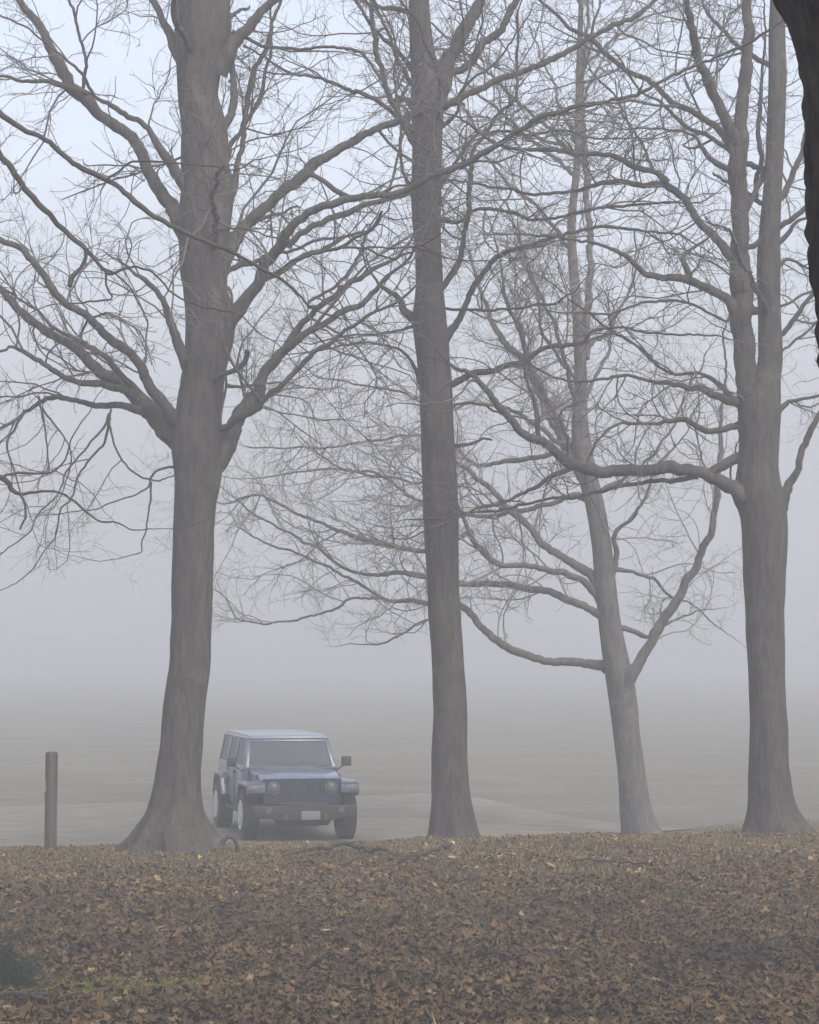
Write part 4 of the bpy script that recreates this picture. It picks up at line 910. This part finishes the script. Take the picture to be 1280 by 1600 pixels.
stick('brown stick under the dark evergreen bough in the lower left corner', [(-60, 1566, 9), (-10, 1567, 9), (40, 1570, 8), (90, 1566, 6), (125, 1562, 3)], 9, 2, M_stick, .03)

def twig_litter():
    rng = np.random.default_rng(77); n = 420; y = 15.5 + 14.5 * rng.uniform(0, 1, n) ** 1.1; x = rng.uniform(-1, 1, n) * (.19 * y + 1.5)
    st = np.stack([x, y, terr(x, y) + .035], 1); az = rng.uniform(0, 2 * np.pi, n); d = np.stack([np.cos(az), np.sin(az), rng.normal(0, .05, n)], 1)
    p, q = grow(st, d, rng.uniform(.06, .38, n), rng.uniform(.002, .005, n), 6, .12, 0, rng, .5)
    p[..., 2] = terr(p[..., 0], p[..., 1]) + .03 + .02 * rng.uniform(0, 1, (n, 1))
    v, qd = tubes(p, q, 4); tag(link('twig_litter', np_mesh('twig_litter', v, qd), M_stick), 'small broken twigs scattered among the fallen leaves', 'twig litter', kind='stuff')
twig_litter()
def pale_leaves():
    rng = np.random.default_rng(78)
    mm = mat('pale_dry_leaf', (.26, .225, .17), .8, var=.2, scale=30)
    for (px, py, w) in ((649, 1345.5, 11), (676, 1346.5, 12), (706, 1347, 12), (1215, 1338, 9), (510, 1464, 14)):
        g = ground_hit(px, py); L = w / F * g.y * .55; n = 9; V = []
        for a_ in np.linspace(-1, 1, n):
            hw = L * .42 * (1 - a_ * a_) ** .7 * rng.uniform(.85, 1.1) + .0005
            for b_ in (-1, -.4, .4, 1): V.append((a_ * L, b_ * hw, .25 * L * a_ * a_ + .5 * abs(b_) * hw + rng.normal(0, .03) * L))
        i = np.arange(n - 1)[:, None] * 4 + np.arange(3)[None]; q = np.stack([i, i + 1, i + 5, i + 4], -1).reshape(-1, 4)
        o = link('dead_leaf', np_mesh('dead_leaf', V, q), mm); o.location = (g.x, g.y, g.z + .055); o.rotation_euler = (rng.normal(.35, .2), rng.normal(0, .15), rng.normal(0, .3))
        if py > 1400: tag(o, 'large pale curled leaf alone on the brown litter, low and left of centre', 'leaf')
        elif px > 1000: tag(o, 'small pale leaf on the brow below the twin stemmed tree', 'leaf')
        else: tag(o, 'small pale leaf below the branch with the pale broken end', 'leaf', 'small pale leaves below the broken branch')
pale_leaves()
def bough():
    rng = np.random.default_rng(15); g0 = ground_hit(-40, 1545); root = empty('evergreen_bough', g0)
    tag(root, 'dark green evergreen bough lying in the lower left corner', 'evergreen bough')
    o0 = np.array(g0)
    st = np.array([[0, .0, .28], [.02, .05, .22], [-.02, -.1, .2], [-.05, .1, .30], [0, -.05, .14], [-.05, -.15, .12], [.0, .15, .1], [.1, 0, .1]]) * np.array([1, 1, 1.0]); n = 24
    st = np.tile(st, (3, 1)) + rng.normal(0, .05, (n, 3)); st[:, 2] = np.abs(st[:, 2])
    dr = np.stack([rng.uniform(.6, 1, n), rng.uniform(-.7, .5, n), rng.uniform(-.25, .35, n)], 1)
    p, q = grow(st, dr, rng.uniform(.25, .72, n), np.full(n, .006), 10, .08, -.035, rng)
    gz = terr(p[..., 0] + o0[0], p[..., 1] + o0[1]) - o0[2]; p[..., 2] = np.maximum(p[..., 2], gz + .03)
    a = Acc(); a.add(*tubes(p, q, 5))
    s2, d2, i2, t2, r2 = children(p, q, None, 15.0, rng, 30, 60, .1)
    p2, q2 = grow(s2, d2, rng.uniform(.06, .2, len(s2)), np.full(len(s2), .003), 5, .08, -.02, rng)
    gz = terr(p2[..., 0] + o0[0], p2[..., 1] + o0[1]) - o0[2]; p2[..., 2] = np.maximum(p2[..., 2], gz + .02)
    a.add(*tubes(p2, q2, 4)); link('branches', a.mesh('branches'), M_stick, root)
    s3, d3, i3, t3, r3 = children(p2, q2, None, 24.0, rng, 35, 70, .0)
    L = rng.uniform(.02, .045, len(s3))[:, None]; d3 /= np.linalg.norm(d3, axis=1, keepdims=True); side = np.cross(d3, rng.normal(0, 1, d3.shape)); side /= np.linalg.norm(side, axis=1, keepdims=True)
    V = np.stack([s3 - side * .0026, s3 + side * .0026, s3 + d3 * L], 1)
    me = np_mesh('needles', V.reshape(-1, 3), None, np.arange(len(s3) * 3).reshape(-1, 3))
    c = np.array([[.012, .026, .012], [.020, .042, .016], [.006, .012, .008], [.045, .060, .025]])[rng.integers(0, 4, len(s3))]
    set_tint(me, c, 3); link('needles', me, attr_material('evergreen_needles'), root)
bough()

# ------------------------------------------------------------------ fog
def haze():
    bm = bmesh.new(); box(bm, -410, 410, -160, 1000, -3, 34); bmesh.ops.recalc_face_normals(bm, faces=bm.faces)
    me = bpy.data.meshes.new('haze'); bm.to_mesh(me); bm.free()
    m = bpy.data.materials.new('fog'); m.use_nodes = True; nt = m.node_tree; nt.nodes.clear()
    o = nt.nodes.new('ShaderNodeOutputMaterial'); v = nt.nodes.new('ShaderNodeVolumePrincipled')
    v.inputs['Color'].default_value = (.588, .60, .628, 1); v.inputs['Density'].default_value = .0087; v.inputs['Anisotropy'].default_value = 0.0
    nt.links.new(v.outputs[0], o.inputs['Volume'])
    tag(link('haze', me, m), kind='stuff')
haze()
